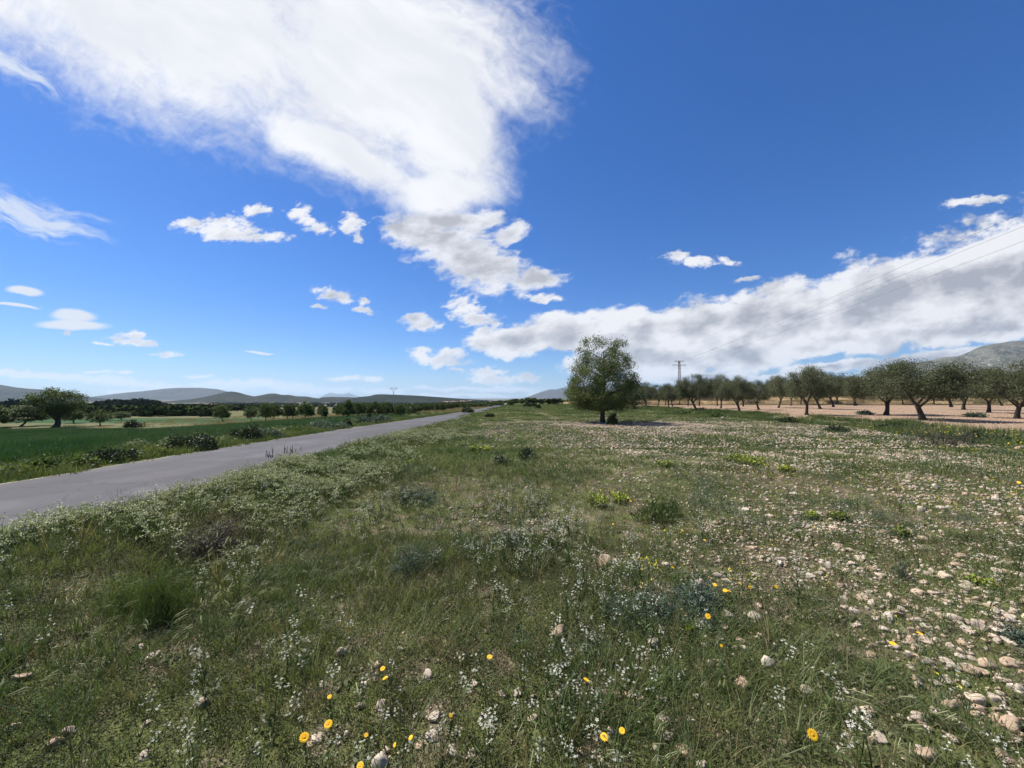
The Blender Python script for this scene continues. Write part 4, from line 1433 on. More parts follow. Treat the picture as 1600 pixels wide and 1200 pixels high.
def build_daisies():
    pet = MB()
    for ring, (r0, n, l) in enumerate(((0, 14, 0.0175), (0.22, 14, 0.015))):
        for k in range(n):
            a = r0 + 2 * pi * k / n
            d = np.array([cos(a), sin(a), 0]); e = np.array([-sin(a), cos(a), 0]); z = 0.002 + ring * 0.0015
            V = [d * .003 + [0, 0, z], d * l * .55 + e * .0033 + [0, 0, z + .002], d * l + e * .0018 + [0, 0, z + .0012], d * l - e * .0018 + [0, 0, z + .0012], d * l * .55 - e * .0033 + [0, 0, z + .002]]
            pet.add(np.array(V), [(0, 1, 3, 4)], [(1, 2, 3)])
    disc = MB()
    for k in range(5):
        pass
    pts = [(0, 0, 0.0), (0, 0, 0.0035), (0, 0, 0.006)]
    disc.tube(pts, [0.0066, 0.0062, 0.003], 10)
    st = MB()
    pm = pet.mesh('petals', [M['petal_y']]); dm = disc.mesh('disc', [M['disc_y']], True)
    st.tube([(0, 0, 0), (0.008, 0.004, -0.10), (-0.004, 0.008, -0.23)], [0.0012, 0.0014, 0.0016], 5)
    leaves(st, np.stack([rng.normal(size=14) * 0.012, rng.normal(size=14) * 0.012, -0.08 - 0.13 * rng.random(14)], 1), 0.03, 0.008, 0, 0.3, 0.2)
    sm = st.mesh('stem', [M['stem']])
    L = [(475, 1153, 1.15, 'orange-yellow daisy lowest of the pair at the bottom left of centre'),
         (513, 1132, 1.0, 'tilted yellow daisy just above and right of the lowest pair mate'),
         (598, 1045, .75, 'small orange flower, upper one of two beside the white oblong stone'),
         (602, 1060, .8, 'small orange flower, lower one of two beside the white oblong stone'),
         (515, 1089, .6, 'tiny orange flower in grass left of the pale upright stones'),
         (765, 1027, .9, 'single orange flower among white blossoms in the lower centre'),
         (572, 1149, .55, 'tiny orange flower bud right of the tilted daisy'),
         (642, 1153, .6, 'small yellow flower in grass, bottom centre left'),
         (617, 1164, .5, 'lowest tiny orange flower in grass, bottom centre left'),
         (704, 1118, .55, 'tiny yellow flower right of the whitish stone group, bottom centre'),
         (563, 1197, .8, 'yellow flower cut by the bottom edge left of the large pink stone'),
         (916, 1063, .95, 'round orange flower with a stalk to its right, right of centre'),
         (944, 1152, .95, 'yellow daisy near the bottom edge right of centre'),
         (972, 1142, .75, 'half turned orange flower right of the bottom daisy'),
         (1051, 887, .7, 'small orange flower above the grey-green patch, right of centre'),
         (1117, 914, .75, 'small orange flower left of the touching pair'),
         (1133, 923, .9, 'left one of two touching orange flowers'),
         (1139, 924, .9, 'right one of two touching orange flowers'),
         (1171, 918, .85, 'orange flower right of the touching pair'),
         (1106, 963, 1.0, 'orange daisy above the leaning seed head, right half'),
         (1127, 1009, .5, 'tiny orange flower beside the bluish grey stone'),
         (1067, 830, .7, 'small orange flower near the dark green tuft'),
         (1101, 844, .65, 'tiny orange flower right of the dark green tuft'),
         (958, 819, .6, 'small orange flower left of the dark green tuft'),
         (1269, 1148, 1.25, 'large yellow daisy with an orange eye at the lower right'),
         (1437, 990, .95, 'orange flower on the gravel streak at the right, upper of two'),
         (1395, 1006, .95, 'orange flower on the gravel streak at the right, lower of two'),
         (1270, 824, .8, 'small yellow flower in the upper right of the meadow'),
         (1212, 844, .8, 'small yellow flower beside gravel, right of centre'),
         (1213, 917, .8, 'small orange flower at the left edge of the gravel streak'),
         (1592, 754, 1.0, 'yellow flower near the right edge below the bank'),
         (985, 783, .8, 'orange flower in the yellow-green clump at mid distance'),
         (1213, 807, .8, 'yellow flower above the dark grass right of centre')]
    for k, (px, py, s, lab) in enumerate(L):
        c = at(px, py, 0.17)
        d = pdir(px, py); t = c.y / d.y
        e = empty('yellow_daisy', (c.x, c.y, c.z))
        hgt = CAM_H + d.z * t - c.z
        tag(e, lab, 'flower', 'orange-yellow daisies in the meadow')
        s *= max(1.0, c.y / 2.6) ** 0.35
        tl = Euler((0.45 + rng.normal() * 0.3, rng.normal() * 0.35, rng.normal() * 0.5))
        for nm, me in (('stem', sm), ('petals', pm), ('disc', dm)):
            o = bpy.data.objects.new(nm, me); COL.objects.link(o); o.parent = e
            o.location = (0, 0, hgt)
            if nm != 'stem':
                o.scale = (s, s, s); o.rotation_euler = tl
            else:
                o.scale = (1, 1, hgt / 0.225)


build_daisies()

# ---------------------------------------------------------------- single bushes and clumps


def clump(name, px, py, wpx, hpx, m, label, cat='bush', L=0.05, W=0.01, n=900, up=0.35, extra=None, group=None, lob=0.35, seed=0, twigs=0):
    c = at(px, py)
    w = wpx / F * c.y / 2; h = hpx / F * c.y
    r = np.random.default_rng(int(px * 7 + py))
    e = empty(name, (c.x, c.y, c.z - 0.01))
    tag(e, label, cat, group)
    # lobed mound: a few sub-mounds of differing height
    k = 7
    cx = r.normal(size=k) * 0.42 * w; cy = r.normal(size=k) * 0.38 * w * 0.8; rr = w * (0.38 + 0.3 * r.random(k)); hh = h * (0.62 + 0.45 * r.random(k))
    cx = np.clip(cx, -w * .62, w * .62)
    j = r.integers(0, k, n)
    q = r.normal(size=(n, 3)); q /= np.linalg.norm(q, axis=1, keepdims=True); q[:, 2] = np.abs(q[:, 2])
    rad = r.random(n) ** 0.3 * (1 + 0.15 * r.normal(size=n))
    pts = np.stack([cx[j] + q[:, 0] * rr[j] * rad, cy[j] + q[:, 1] * rr[j] * rad, q[:, 2] * hh[j] * rad * 0.9], 1)
    mb = MB()
    mats = [m] + ([extra] if extra else [])
    leaves(mb, pts, L, W, 0, 0.45, up)
    if extra:
        top = pts[(pts[:, 2] > np.quantile(pts[:, 2], 0.55))][: int(n * (0.45 if cat == 'plant' else 0.12))]
        leaves(mb, top + np.array([0, 0, L * .5]), L * 0.7, L * 0.6, 1, 0.4)
    mb.build('foliage', mats, e)
    sb = MB()
    for _ in range(10 + twigs):
        i = r.integers(0, n)
        sb.tube([(cx[j[i]] * .15, cy[j[i]] * .15, 0), tuple(pts[i] * 0.5), tuple(pts[i])], [0.02 * h + .002, 0.012 * h + .001, 0.002], 4)
    sb.build('stem', [M['twig']], e)
    return e


def build_clumps():
    G = M
    clump('shrub', 655, 890, 88, 46, G['artem'], 'feathery blue-grey shrub in the middle of the foreground meadow', 'shrub', 0.05, 0.004, 2600)
    clump('shrub', 1028, 812, 84, 34, G['grass_dark'], 'dark green grassy tussock right of centre below the pine', 'shrub', 0.09, 0.008, 1500, 0.6)
    clump('shrub', 786, 729, 30, 20, G['darkbush'], 'small round dark tuft left of a similar stone-ringed tuft', 'shrub', 0.08, 0.02, 700)
    clump('shrub', 822, 718, 26, 20, G['darkbush'], 'small round dark tuft beside stones, middle distance', 'shrub', 0.08, 0.02, 700)
    clump('feathery_plant', 275, 965, 110, 88, G['fennel'], 'bright green feathery plant in the lower left meadow', 'plant', 0.07, 0.003, 3800, 0.6)
    clump('feathery_plant', 195, 950, 80, 50, G['fennel'], 'darker green feathery plant left of the brightest one', 'plant', 0.06, 0.003, 1600, 0.5)
    clump('shrub', 325, 862, 130, 62, G['purple'], 'purple-brown twiggy shrub beside the white blossom near the road', 'shrub', 0.035, 0.004, 5200, 0.4, twigs=60)
    clump('shrub', 1005, 968, 110, 40, G['artem'], 'low grey-green mat below small yellow flowers, right of centre', 'shrub', 0.04, 0.006, 2600, 0.3)
    clump('shrub', 1100, 945, 90, 40, G['artem'], 'low blue-grey mat left of the orange daisies', 'shrub', 0.04, 0.006, 2200, 0.3)
    clump('shrub', 650, 782, 64, 22, G['artem'], 'low blue-green shrub above the larger feathery one', 'shrub', 0.08, 0.012, 1200)
    clump('shrub', 1408, 905, 20, 34, G['artem'], 'thin silvery upright herb on the stony right side', 'plant', 0.05, 0.004, 260, 0.7)
    clump('shrub', 1590, 1005, 40, 26, G['artem'], 'pale bluish herb at the right edge of the picture', 'plant', 0.03, 0.01, 500, 0.3)
    sp = [(750, 708, 34, 16, 'yellow-green spurge clump in the far meadow left of the dark tufts'), (497, 762, 44, 16, 'yellow-green spurge clump beside the white blossom left of centre'),
          (932, 792, 44, 24, 'yellow-green spurge clump left of the brightest clump, centre right'), (968, 784, 40, 16, 'brightest yellow spurge clump at centre right'),
          (1312, 813, 24, 12, 'bright yellow-green spurge clump among stones at the right'), (1406, 838, 22, 14, 'yellow-green spurge clump by a pinkish stone, right'),
          (1545, 918, 22, 12, 'yellow-green spurge clump in the gravel, far right'), (1228, 738, 28, 10, 'small spurge clump right of centre in the far meadow'),
          (1180, 728, 46, 18, 'spread-out yellow flowering clump in the far meadow right of centre'), (1520, 912, 20, 9, 'small spurge clump left of the far right one'),
          (1079, 990, 9, 9, 'single yellow-green spurge head near the orange daisy'), (1150, 722, 40, 14, 'yellow-dotted clump left of the spread-out one'), (640, 727, 20, 8, 'pale yellow-green clump at the meadow centre left'),
          (1040, 730, 30, 10, 'dull yellow-green clump below the pine'), (1265, 810, 20, 10, 'low yellowish clump left of the bright spurge')]
    for px, py, w, h, lab in sp:
        c = at(px, py)
        clump('spurge_clump', px, py, w, h, G['grass'], lab, 'plant', 0.025 + 0.004 * c.y, 0.010 + 0.002 * c.y, 260, 0.3, G['spurge'], 'spurge clumps in the meadow')
    bs = [(305, 703, 62, 26, 'darkbush', 'long dark bush at the far road edge, left'), (397, 687, 44, 24, 'darkbush', 'dark rounded bush at the far road edge behind the bend of flowers'),
          (370, 685, 20, 14, 'darkbush', 'small dark bush left of the rounded roadside bush'), (425, 683, 34, 12, 'artem', 'grey-green roadside bush right of the dark rounded one'),
          (115, 731, 66, 22, 'grass', 'green leafy bush on the far verge at the left'), (172, 722, 60, 22, 'darkbush', 'dark green bush between two lighter bushes on the far verge, left'), (232, 712, 50, 16, 'grass', 'green bush right of the darkest verge bushes, left'),
          (20, 744, 70, 18, 'grass', 'low green bush at the left edge beyond the road'), (62, 738, 40, 22, 'fennel', 'greener bush beyond the road at the far left'),
          (541, 667, 14, 13, 'darkbush', 'small dark upright bush at the road edge below the almonds'), (571, 662, 34, 13, 'artem', 'silvery bush on the road verge below the almonds'), (597, 659, 26, 12, 'artem', 'grey bush right of the silvery verge bush'), (577, 656, 10, 9, 'darkbush', 'tiny dark bush behind the silvery verge bush'),
          (462, 675, 44, 12, 'fennel', 'low green bush along the far verge, middle'), (510, 670, 56, 14, 'artem', 'long low grey-green bush along the far verge, middle'),
          (733, 645, 24, 9, 'darkbush', 'round green bush where the road goes out of sight'),
          (208, 668, 24, 13, 'darkbush', 'dark round bush at the far edge of the wheat'), (822, 636, 16, 7, 'darkbush', 'dark bush at the far end of the meadow'), (835, 636, 9, 7, 'darkbush', 'small dark bush right of the first at the meadow end'), (841, 639, 8, 6, 'darkbush', 'lowest small dark bush at the meadow end'), (765, 652, 12, 5, 'darkbush', 'tiny dark tuft far along the meadow'),
          (957, 664, 17, 19, 'pine', 'small upright bush right of the pine trunk'),
          (1240, 661, 36, 10, 'darkbush', 'dark green bush on the bank, middle of the olive row'), (1120, 652, 30, 9, 'grass_dark', 'green bush on the bank left of the broken stone'), (1075, 648, 40, 9, 'grass_dark', 'green clump on the bank right of the pine'),
          (1310, 676, 40, 11, 'darkbush', 'dark herb clump on the bank below the olive trees'), (1400, 672, 60, 12, 'darkbush', 'long dark green clump on the bank at the right'), (1545, 690, 60, 14, 'darkbush', 'dark green clump beside the bank boulders, far right'),
          (1525, 652, 24, 8, 'artem', 'grey dry bush between olive trunks at the right'), (1350, 648, 20, 6, 'artem', 'small grey dry bush under the olive trees')]
    for px, py, w, h, m, lab in bs:
        c = at(px, py)
        s = 0.045 + 0.0035 * c.y
        n = int(np.clip(900 + w * h * 1.6, 400, 3600))
        ex = None
        clump('bush', px, py, w, h, G[m], lab, 'bush', s, s * 0.42, n, 0.3, ex, 'bushes along the verges and banks')
    # fallen dead twigs on the bank
    for (px, py, w, h, lab) in ((1478, 697, 100, 26, 'tangle of dead dark twigs lying on the bank below the olives'), (422, 716, 22, 24, 'thin dead stalks standing at the near road edge'), (455, 708, 14, 16, 'short dead stalk right of the others at the near road edge')):
        c = at(px, py); ww = w / F * c.y; hh = h / F * c.y
        mb = MB()
        for _ in range(70 if w > 40 else 9):
            a = Vector((rng.normal() * ww * 0.27, rng.normal() * ww * 0.10, 0.0)) if w > 40 else Vector((rng.normal() * .1, rng.normal() * .1, -0.05))
            b = a + Vector((rng.normal() * ww * 0.10, rng.normal() * 0.2 * ww * .5, hh * (0.3 + 0.8 * rng.random())))
            mid = (a + b) / 2 + Vector(rng.normal(size=3) * 0.06 * ww)
            mb.tube([a, mid, b], [0.011, 0.008, 0.003], 4)
            for _ in range(2):
                e_ = mid + Vector(rng.normal(size=3) * 0.12 * ww + np.array([0, 0, hh * .25])); mb.tube([mid, e_], [0.006, 0.002], 3)
        o = mb.build('dead_twigs', [M['twig']]); o.location = c
        tag(o, lab, 'twigs')


build_clumps()

# ---------------------------------------------------------------- trees


def crown_points(n, env, seed, thr=0.45, freq=1.3, shell=0.55):
    """points in the unit box accepted by env(p)->0..1 and a lumpy noise, so that gaps stay open"""
    r = np.random.default_rng(seed)
    out = []
    tot = 0
    while tot < n:
        p = r.random((n * 4, 3)) * 2 - 1
        e = env(p)
        k = vn(p[:, 0] * freq * 2 + seed, p[:, 1] * freq * 2 + p[:, 2] * freq * 1.7, seed) * 0.6 + vn(p[:, 2] * freq * 4 + seed, p[:, 0] * freq * 4 - p[:, 1] * freq * 3, seed + 1) * 0.4
        ok = (r.random(len(p)) < e) & (k > thr)
        out.append(p[ok]); tot += ok.sum()
        if len(out) > 60: break
    return np.concatenate(out)[:n]


def make_tree(name, m_leaf, m_bark, H, Wd, cb, trunk_r, n_clump, n_leaf, L, W, seed, style='olive', lean=0.0, fork=True):
    """tapered trunk with limbs plus a crown of leaf sprays; size in metres, crown base at cb*H"""
    r = np.random.default_rng(seed)
    e = empty(name)
    if style == 'pine':
        def env(p):
            z = (p[:, 2] + 1) / 2
            rad = np.interp(z, [0, 0.08, 0.22, 0.36, 0.45, 0.65, 0.80, 0.91, 1.0], [0.70, 1.0, 0.98, 0.92, 0.86, 0.86, 0.74, 0.60, 0.36])
            q = np.sqrt(p[:, 0] ** 2 + p[:, 1] ** 2) / rad
            den = np.interp(z, [0, .34, .46, 1], [1, 1, .55, .60])
            return (q < 1) * (0.35 + 0.65 * q ** 1.5) * den
        thr, fq = 0.50, 2.3
    elif style == 'almond':
        def env(p):
            z = (p[:, 2] + 1) / 2
            rad = np.interp(z, [0, 0.25, 0.6, 0.85, 1.0], [0.35, 0.75, 1.0, 0.85, 0.4])
            q = np.sqrt(p[:, 0] ** 2 + p[:, 1] ** 2) / rad
            return (q < 1) * (0.3 + 0.7 * q)
        thr, fq = (0.56, 1.9) if n_clump < 125 else (0.48, 1.8)
    else:
        def env(p):
            z = (p[:, 2] + 1) / 2
            rad = np.interp(z, [0, 0.12, 0.4, 0.7, 0.9, 1.0], [0.72, 0.95, 1.0, 0.84, 0.5, 0.2])
            q = np.sqrt(p[:, 0] ** 2 + p[:, 1] ** 2) / rad
            s = np.maximum(q, z)
            an = np.arctan2(p[:, 1], p[:, 0])
            lump = 0.72 + 0.28 * np.sin(3 * an + seed) * np.cos(5 * an + 2 * seed) + 0.10 * np.sin(9 * an + p[:, 2] * 5)
            return (q < lump + 0.15) * (0.15 + 0.85 * s ** 1.5)
        thr, fq = 0.47, 1.6
    C = crown_points(n_clump, env, seed, thr, fq)
    z0 = cb * H
    off = lean * H * 0.3
    C = np.stack([C[:, 0] * Wd / 2 + off, C[:, 1] * Wd / 2, z0 + (C[:, 2] + 1) / 2 * (H - z0)], 1)
    tb = MB()
    ht = H * (0.84 if style == 'pine' else 0.36)
    if style == 'pine':
        tp = [Vector((lean * ht * t + 0.05 * sin(3 * t + seed), 0.04 * cos(4 * t), ht * t - 0.05 * (t == 0))) for t in np.linspace(0, 1, 9)]
        tr = [trunk_r * (1.25 if t == 0 else 1) * (1 - 0.9 * t) + 0.012 for t in np.linspace(0, 1, 9)]
        tb.tube(tp, tr, 9)
        picks = C[r.choice(len(C), min(90, len(C)), replace=False)]
        for q in picks:
            zz = max(0.18 * H * 0 + cb * H * 0.9, q[2] - 0.35 * math.hypot(q[0], q[1]))
            t = min(zz / ht, 0.99)
            a = Vector((lean * ht * t, 0, zz)); b = Vector(q)
            mid = a.lerp(b, 0.5) + Vector((0, 0, 0.04 * H * (r.random() - 0.3)))
            br = trunk_r * 0.30 * (1 - 0.75 * t) + 0.008
            tb.tube([a, mid, b], [br, br * .6, 0.005], 5, cap=False)
    else:
        # twisted trunk dividing into a few rising limbs
        nst = 6
        tp = [Vector((lean * ht * t + trunk_r * 0.5 * sin(3.1 * t + seed), trunk_r * 0.4 * cos(2.3 * t + seed), ht * 0.72 * t - 0.06 * (t == 0))) for t in np.linspace(0, 1, nst)]
        tr = [trunk_r * v for v in (1.55, 1.12, 0.98, 0.92, 0.9, 0.82)]
        tb.tube(tp, tr, 10)
        nl = 4 if style == 'olive' else 5
        tops = []
        for k in range(nl):
            a = 2 * pi * (k + r.random() * 0.6) / nl + seed
            s0 = tp[-2] if k % 2 else tp[-1]
            reach = Wd * (0.17 + 0.10 * r.random())
            p1 = s0 + Vector((cos(a) * reach * .45, sin(a) * reach * .45, H * 0.13))
            p2 = s0 + Vector((cos(a) * reach, sin(a) * reach, H * (0.27 + 0.10 * r.random())))
            br = trunk_r * (0.5 + 0.15 * r.random())
            tb.tube([s0 - Vector((0, 0, trunk_r * .5)), p1, p2], [br, br * .75, br * .45], 7)
            tops.append((p1, p2, br))
        picks = C[r.choice(len(C), min(70, len(C)), replace=False)]
        for q in picks:
            b = Vector(q)
            p1, p2, br = min(tops, key=lambda t: (t[1] - b).length)
            s0 = p2 if r.random() < .6 else p1.lerp(p2, .5)
            mid = s0.lerp(b, .5) + Vector(tuple(r.normal(size=3) * 0.04 * H))
            tb.tube([s0, mid, b], [br * .38, br * .22, 0.006], 4, cap=False)
    tb.build('trunk', [m_bark], e, smooth=True)
    # leaf sprays
    cr = MB()
    n = n_leaf
    j = r.integers(0, len(C), n)
    rad = (0.055 if style == 'pine' else 0.072) * Wd
    if style == 'almond': rad = 0.085 * Wd
    q = r.normal(size=(n, 3)) * rad * np.array([0.62, 0.62, 0.5])
    pts = C[j] + q
    leaves(cr, pts, L, W, 0, 0.4, 0.12 if style == 'pine' else 0.0)
    cr.build('crown', [m_leaf], e)
    return e


# pine: base pixel (943,661), top 530, about 131 px high
def place(e, px, py, h_px=None, H0=None, rz=None, wx=1.0):
    c = at(px, py)
    e.location = c
    if h_px is not None:
        s = h_px / F * c.y / H0
        e.scale = (s * wx, s * wx, s)
    if rz is not None: e.rotation_euler = (0, 0, rz)
    return c


pine = make_tree('pine_tree', M['pine'], M['bark_p'], 5.6, 5.1, 0.155, 0.16, 520, 60000, 0.10, 0.036, 5, 'pine')
place(pine, 943, 661, 134, 5.6, 0.6, 0.94)
tag(pine, 'lone bushy pine tree standing in the meadow on a gravel patch', 'tree')

OL_W = [1.0]


def make_family(kind, n, **kw):
    out = []
    for k in range(n):
        out.append(make_tree(seed=kw['seed'] + 13 * k, **{a: b for a, b in kw.items() if a not in ('seed', 'lean')}, lean=kw.get('lean', 0) * (k % 3 - 1)))
    return out


def plant(family, rows, cat, group, name):
    used = set()
    for (px, py, top, wpx, fam, rz, lab) in rows:
        p = family[fam % len(family)]
        if id(p) not in used:
            used.add(id(p)); e = p
        else:
            e = copy_tree(p, FK[id(p)])
        c = at(px, py)
        H0, W0 = FS[id(p)]
        s = (py - top) / F * c.y / H0
        w = (wpx * CROWN / F * c.y / W0) if wpx else s
        e.location = c; e.scale = (w, w, s); e.rotation_euler = (0, 0, rz)
        tag(e, lab, cat, group)
    for p in family:
        if id(p) not in used:
            for c in FK[id(p)]: bpy.data.objects.remove(c)
            bpy.data.objects.remove(p)


FK = {}; FS = {}; CROWN = 0.86
ol = make_family('olive', 6, name='olive_tree', m_leaf=M['olive'], m_bark=M['bark'], H=4.6, Wd=5.0, cb=0.36, trunk_r=0.145, n_clump=230, n_leaf=36000, L=0.095, W=0.038, seed=40, lean=0.22)
for p in ol: FK[id(p)] = kids(p); FS[id(p)] = (4.6, 5.0)
far_l = 'back row olive tree glimpsed between the front trunks'
OR = [
    (1440, 656, 560, 148, 0, 0.3, 'largest olive tree, with a broad dome crown, below the rocky mountain'),
    (1385, 648, 573, 110, 1, 2.2, 'olive tree with a V-forked trunk left of the largest one'),
    (1591, 654, 568, 118, 2, 4.0, 'olive tree with a leaning forked trunk at the right edge'),
    (1543, 645, 578, 84, 3, 1.2, 'slender olive tree with a grey trunk left of the right-edge tree'),
    (1507, 640, 582, 78, 4, 5.0, 'olive tree leaning left, second right of the largest one'),
    (1486, 636, 583, 66, 5, 3.3, 'olive tree with a bent trunk directly right of the largest one'),
    (1650, 652, 566, 110, 1, 0.0, 'olive tree just outside the right edge'),
    (1302, 636, 584, 56, 2, 2.0, 'olive tree just right of the tall-topped dark one'),
    (1309, 633, 590, 50, 3, 4.4, 'smaller olive tree behind, left of the V-forked one'),
    (1336, 634, 588, 60, 4, 0.9, 'olive tree behind and left of the V-forked one'),
    (1260.6, 648.5, 573, 78, 4, 3.9, 'dark olive tree with a tall uneven top and a thick black trunk'),
    (1281, 639, 583, 66, 5, 1.7, 'olive tree directly right of the thick black trunk'),
    (1217, 637, 587, 48, 0, 3.0, 'olive tree left of the thick black trunk'),
    (1211, 632, 588, 34, 1, 5.5, far_l),
    (1185.6, 640, 596, 52, 3, 0.2, 'olive tree with two trunks spreading in a V from the ground'),
    (1155.6, 643, 589, 66, 2, 2.9, 'olive tree with a trunk leaning left, middle of the row'),
    (1161, 635, 598, 40, 0, 1.1, far_l), (1147, 632, 596, 34, 5, 4.1, far_l),
    (1127, 638, 586, 46, 1, 3.6, 'olive tree with a thin straight trunk left of the leaning one'),
    (1121, 634, 592, 32, 4, 0.4, far_l), (1133, 632, 600, 28, 2, 0.8, far_l),
    (1087, 641, 586, 62, 5, 2.5, 'round olive tree with a short thick trunk in front of the lattice pylon'),
    (1092, 634, 592, 34, 3, 2.1, far_l), (1075, 634, 600, 30, 1, 1.9, far_l), (1061, 633, 602, 30, 2, 5.7, far_l),
    (1051, 635, 601, 34, 0, 4.9, 'small olive tree right of the narrow one near the pine'),
    (1045, 638.5, 600, 38, 4, 1.4, 'narrow olive tree near the foot of the lattice pylon'),
    (1039, 633, 604, 26, 3, 3.1, far_l), (1028, 635, 602, 32, 5, 5.2, 'pale olive tree third right of the pine'),
    (1009, 637, 598, 38, 1, 0.7, 'olive tree directly right of the pine, half behind it'),
    (990, 637, 602, 34, 2, 1.5, 'olive tree hidden behind the right side of the pine'),
    (1236, 634, 592, 30, 0, 3.7, far_l), (1250, 633, 594, 32, 3, 2.7, far_l), (1320, 631, 594, 30, 5, 0.1, far_l), (1270, 632, 594, 30, 1, 4.5, far_l), (1200, 632, 598, 30, 4, 3.5, far_l),
    (1360, 632, 592, 36, 0, 4.5, far_l), (1410, 633, 590, 40, 3, 1.0, far_l), (1460, 633, 590, 40, 2, 3.4, far_l), (1565, 634, 590, 44, 5, 2.4, far_l), (1600, 636, 584, 52, 4, 1.3, 'back olive tree behind the right-edge tree'),
    (1525, 632, 592, 34, 1, 2.0, far_l), (1500, 631.5, 593, 32, 0, 2.6, far_l),
]
OR = [r for r in OR]
_front = [(1440, 'the largest olive'), (1385, 'the V-forked olive'), (1591, 'the right-edge olive'), (1260, 'the thick black trunk'), (1185, 'the V-trunked olive'), (1155, 'the left-leaning mid-row olive'), (1087, 'the round olive before the pylon'), (1543, 'the slender grey-trunked olive'), (1486, 'the bent-trunk olive')]
_seen = {}
for _i, _r in sorted(enumerate(OR), key=lambda t: t[1][0]):
    if _r[6] == far_l:
        _k = min(_front, key=lambda f: abs(f[0] - _r[0])); _sd = 'right' if _r[0] > _k[0] else 'left'
        _seen.setdefault((_k, _sd), []).append((abs(_r[0] - _k[0]), _i))
for (_k, _sd), _l in _seen.items():
    for _n, (_, _i) in enumerate(sorted(_l)):
        OR[_i] = OR[_i][:6] + ('%sback-row olive tree just %s of %s' % (('', 'second ', 'third ', 'fourth ', 'fifth ')[_n], _sd, _k[1]),)
plant(ol, OR, 'olive tree', 'olive trees in rows on the stony field', 'olive_tree')

al = make_family('almond', 5, name='almond_tree', m_leaf=M['almond'], m_bark=M['bark'], H=3.6, Wd=3.6, cb=0.24, trunk_r=0.10, n_clump=130, n_leaf=7000, L=0.16, W=0.085, seed=140, lean=0.3)
for p in al: FK[id(p)] = kids(p); FS[id(p)] = (3.6, 3.6)
row_l = 'almond tree in the long row beyond the road, crown merging with its neighbours'
end_l = 'tiny almond tree at the far end of the row, near the vanishing road'
AR = [
    (349, 659, 632, 27, 0, 0.2, 'leftmost almond tree, standing alone at the far edge of the wheat'),
    (392, 658, 635, 26, 1, 1.2, 'second almond tree from the left with a round crown'),
    (415, 659, 629, 28, 2, 2.2, 'almond tree with a leaning trunk, third from the left'),
    (426, 657, 631, 22, 3, 3.2, 'almond tree half hidden right of the third one'),
    (449, 656, 631, 26, 4, 4.2, 'almond tree with a left-leaning crown, fifth from the left'),
    (457, 655.5, 632, 20, 0, 5.2, 'almond tree tucked behind the left-leaning one'),
    (477.5, 657, 627, 28, 1, 6.0, 'full dark almond tree in the middle of the left group'),
    (481, 654.5, 632, 20, 2, 0.5, 'almond tree hidden behind the full dark one'),
    (508, 655.6, 635, 16, 3, 1.5, 'small almond tree in a gap of the row'), (504, 652, 633, 18, 4, 2.5, 'almond tree behind the small one in the gap'),
    (541.5, 655, 625, 26, 0, 3.5, 'tallest almond tree of the row, above the dark verge bush'),
    (537, 653, 630, 20, 1, 4.5, 'almond tree leaning just left of the tallest one'),
    (526, 651, 633, 16, 2, 5.5, row_l), (530.6, 652, 631, 16, 3, 0.9, row_l), (551, 651, 631, 18, 4, 1.9, row_l), (558, 652, 629, 20, 0, 2.9, row_l), (566, 651, 629, 22, 1, 3.9, row_l), (575, 650, 631, 18, 2, 4.9, row_l),
    (587, 652, 628, 26, 3, 5.9, 'almond tree just left of the Y-shaped pylon'), (597, 650, 630, 20, 4, 0.3, row_l), (606, 651, 628, 26, 0, 1.3, 'almond tree in front of the Y-shaped pylon'),
    (620, 651, 631, 18, 1, 2.3, row_l), (627, 652, 631, 22, 2, 3.3, 'almond tree with a trunk slanting right, right of the pylon'), (634, 649, 632, 16, 3, 4.3, row_l), (642, 650, 631.5, 20, 4, 5.3, row_l),
    (655, 646, 631, 15, 0, 0.6, row_l), (664, 645.5, 630.5, 15, 1, 1.6, row_l), (672, 644.5, 630, 15, 2, 2.6, row_l), (680, 644, 630, 14, 3, 3.6, row_l), (687, 643, 629.5, 14, 4, 4.6, row_l), (692, 643.5, 630, 14, 0, 5.6, row_l),
    (699, 641.5, 629, 13, 1, 0.1, end_l), (705, 641, 629, 13, 2, 1.1, end_l), (711, 639.5, 628.5, 13, 3, 2.1, end_l), (718, 639, 628.5, 12, 4, 3.1, end_l), (724, 639.5, 628.5, 14, 0, 4.1, end_l), (734, 638, 628.5, 16, 1, 5.1, 'wider dark almond tree above the end of the road'),
    (742, 637.5, 629, 11, 2, 0.7, end_l), (750, 637.5, 628, 15, 3, 1.7, end_l), (758, 637, 629, 12, 4, 2.7, end_l), (766, 636.5, 629, 12, 0, 3.7, end_l), (775, 636, 627, 14, 1, 4.7, 'last large tree of the almond row near the horizon centre'), (796, 635, 624.5, 13, 2, 5.7, 'grey-green tree on the skyline at the centre'), (785, 635, 628, 11, 3, .4, end_l),
    (815, 632, 625, 9, 4, .8, 'tiny tree on the skyline right of the centre'),
    (156, 665, 642, 34, 1, 1.8, 'small almond tree with a dark trunk right of the big left tree'),
    (190, 657, 643, 26, 2, 2.8, 'yellowish small tree behind the wheat, right of the small almond'),
    (32, 666, 634, 62, 3, 3.8, 'dark rounded tree left of the big left tree'), (-8, 668, 636, 60, 4, 4.8, 'dark tree cut by the left edge of the photo'),
    (115, 661, 640, 34, 0, 2.1, 'low dark tree behind the big left tree'),
]
_on = ['first', 'second', 'third', 'fourth', 'fifth', 'sixth', 'seventh', 'eighth', 'ninth', 'tenth', 'eleventh', 'twelfth', 'thirteenth', 'fourteenth', 'fifteenth', 'sixteenth', 'seventeenth', 'eighteenth', 'nineteenth']
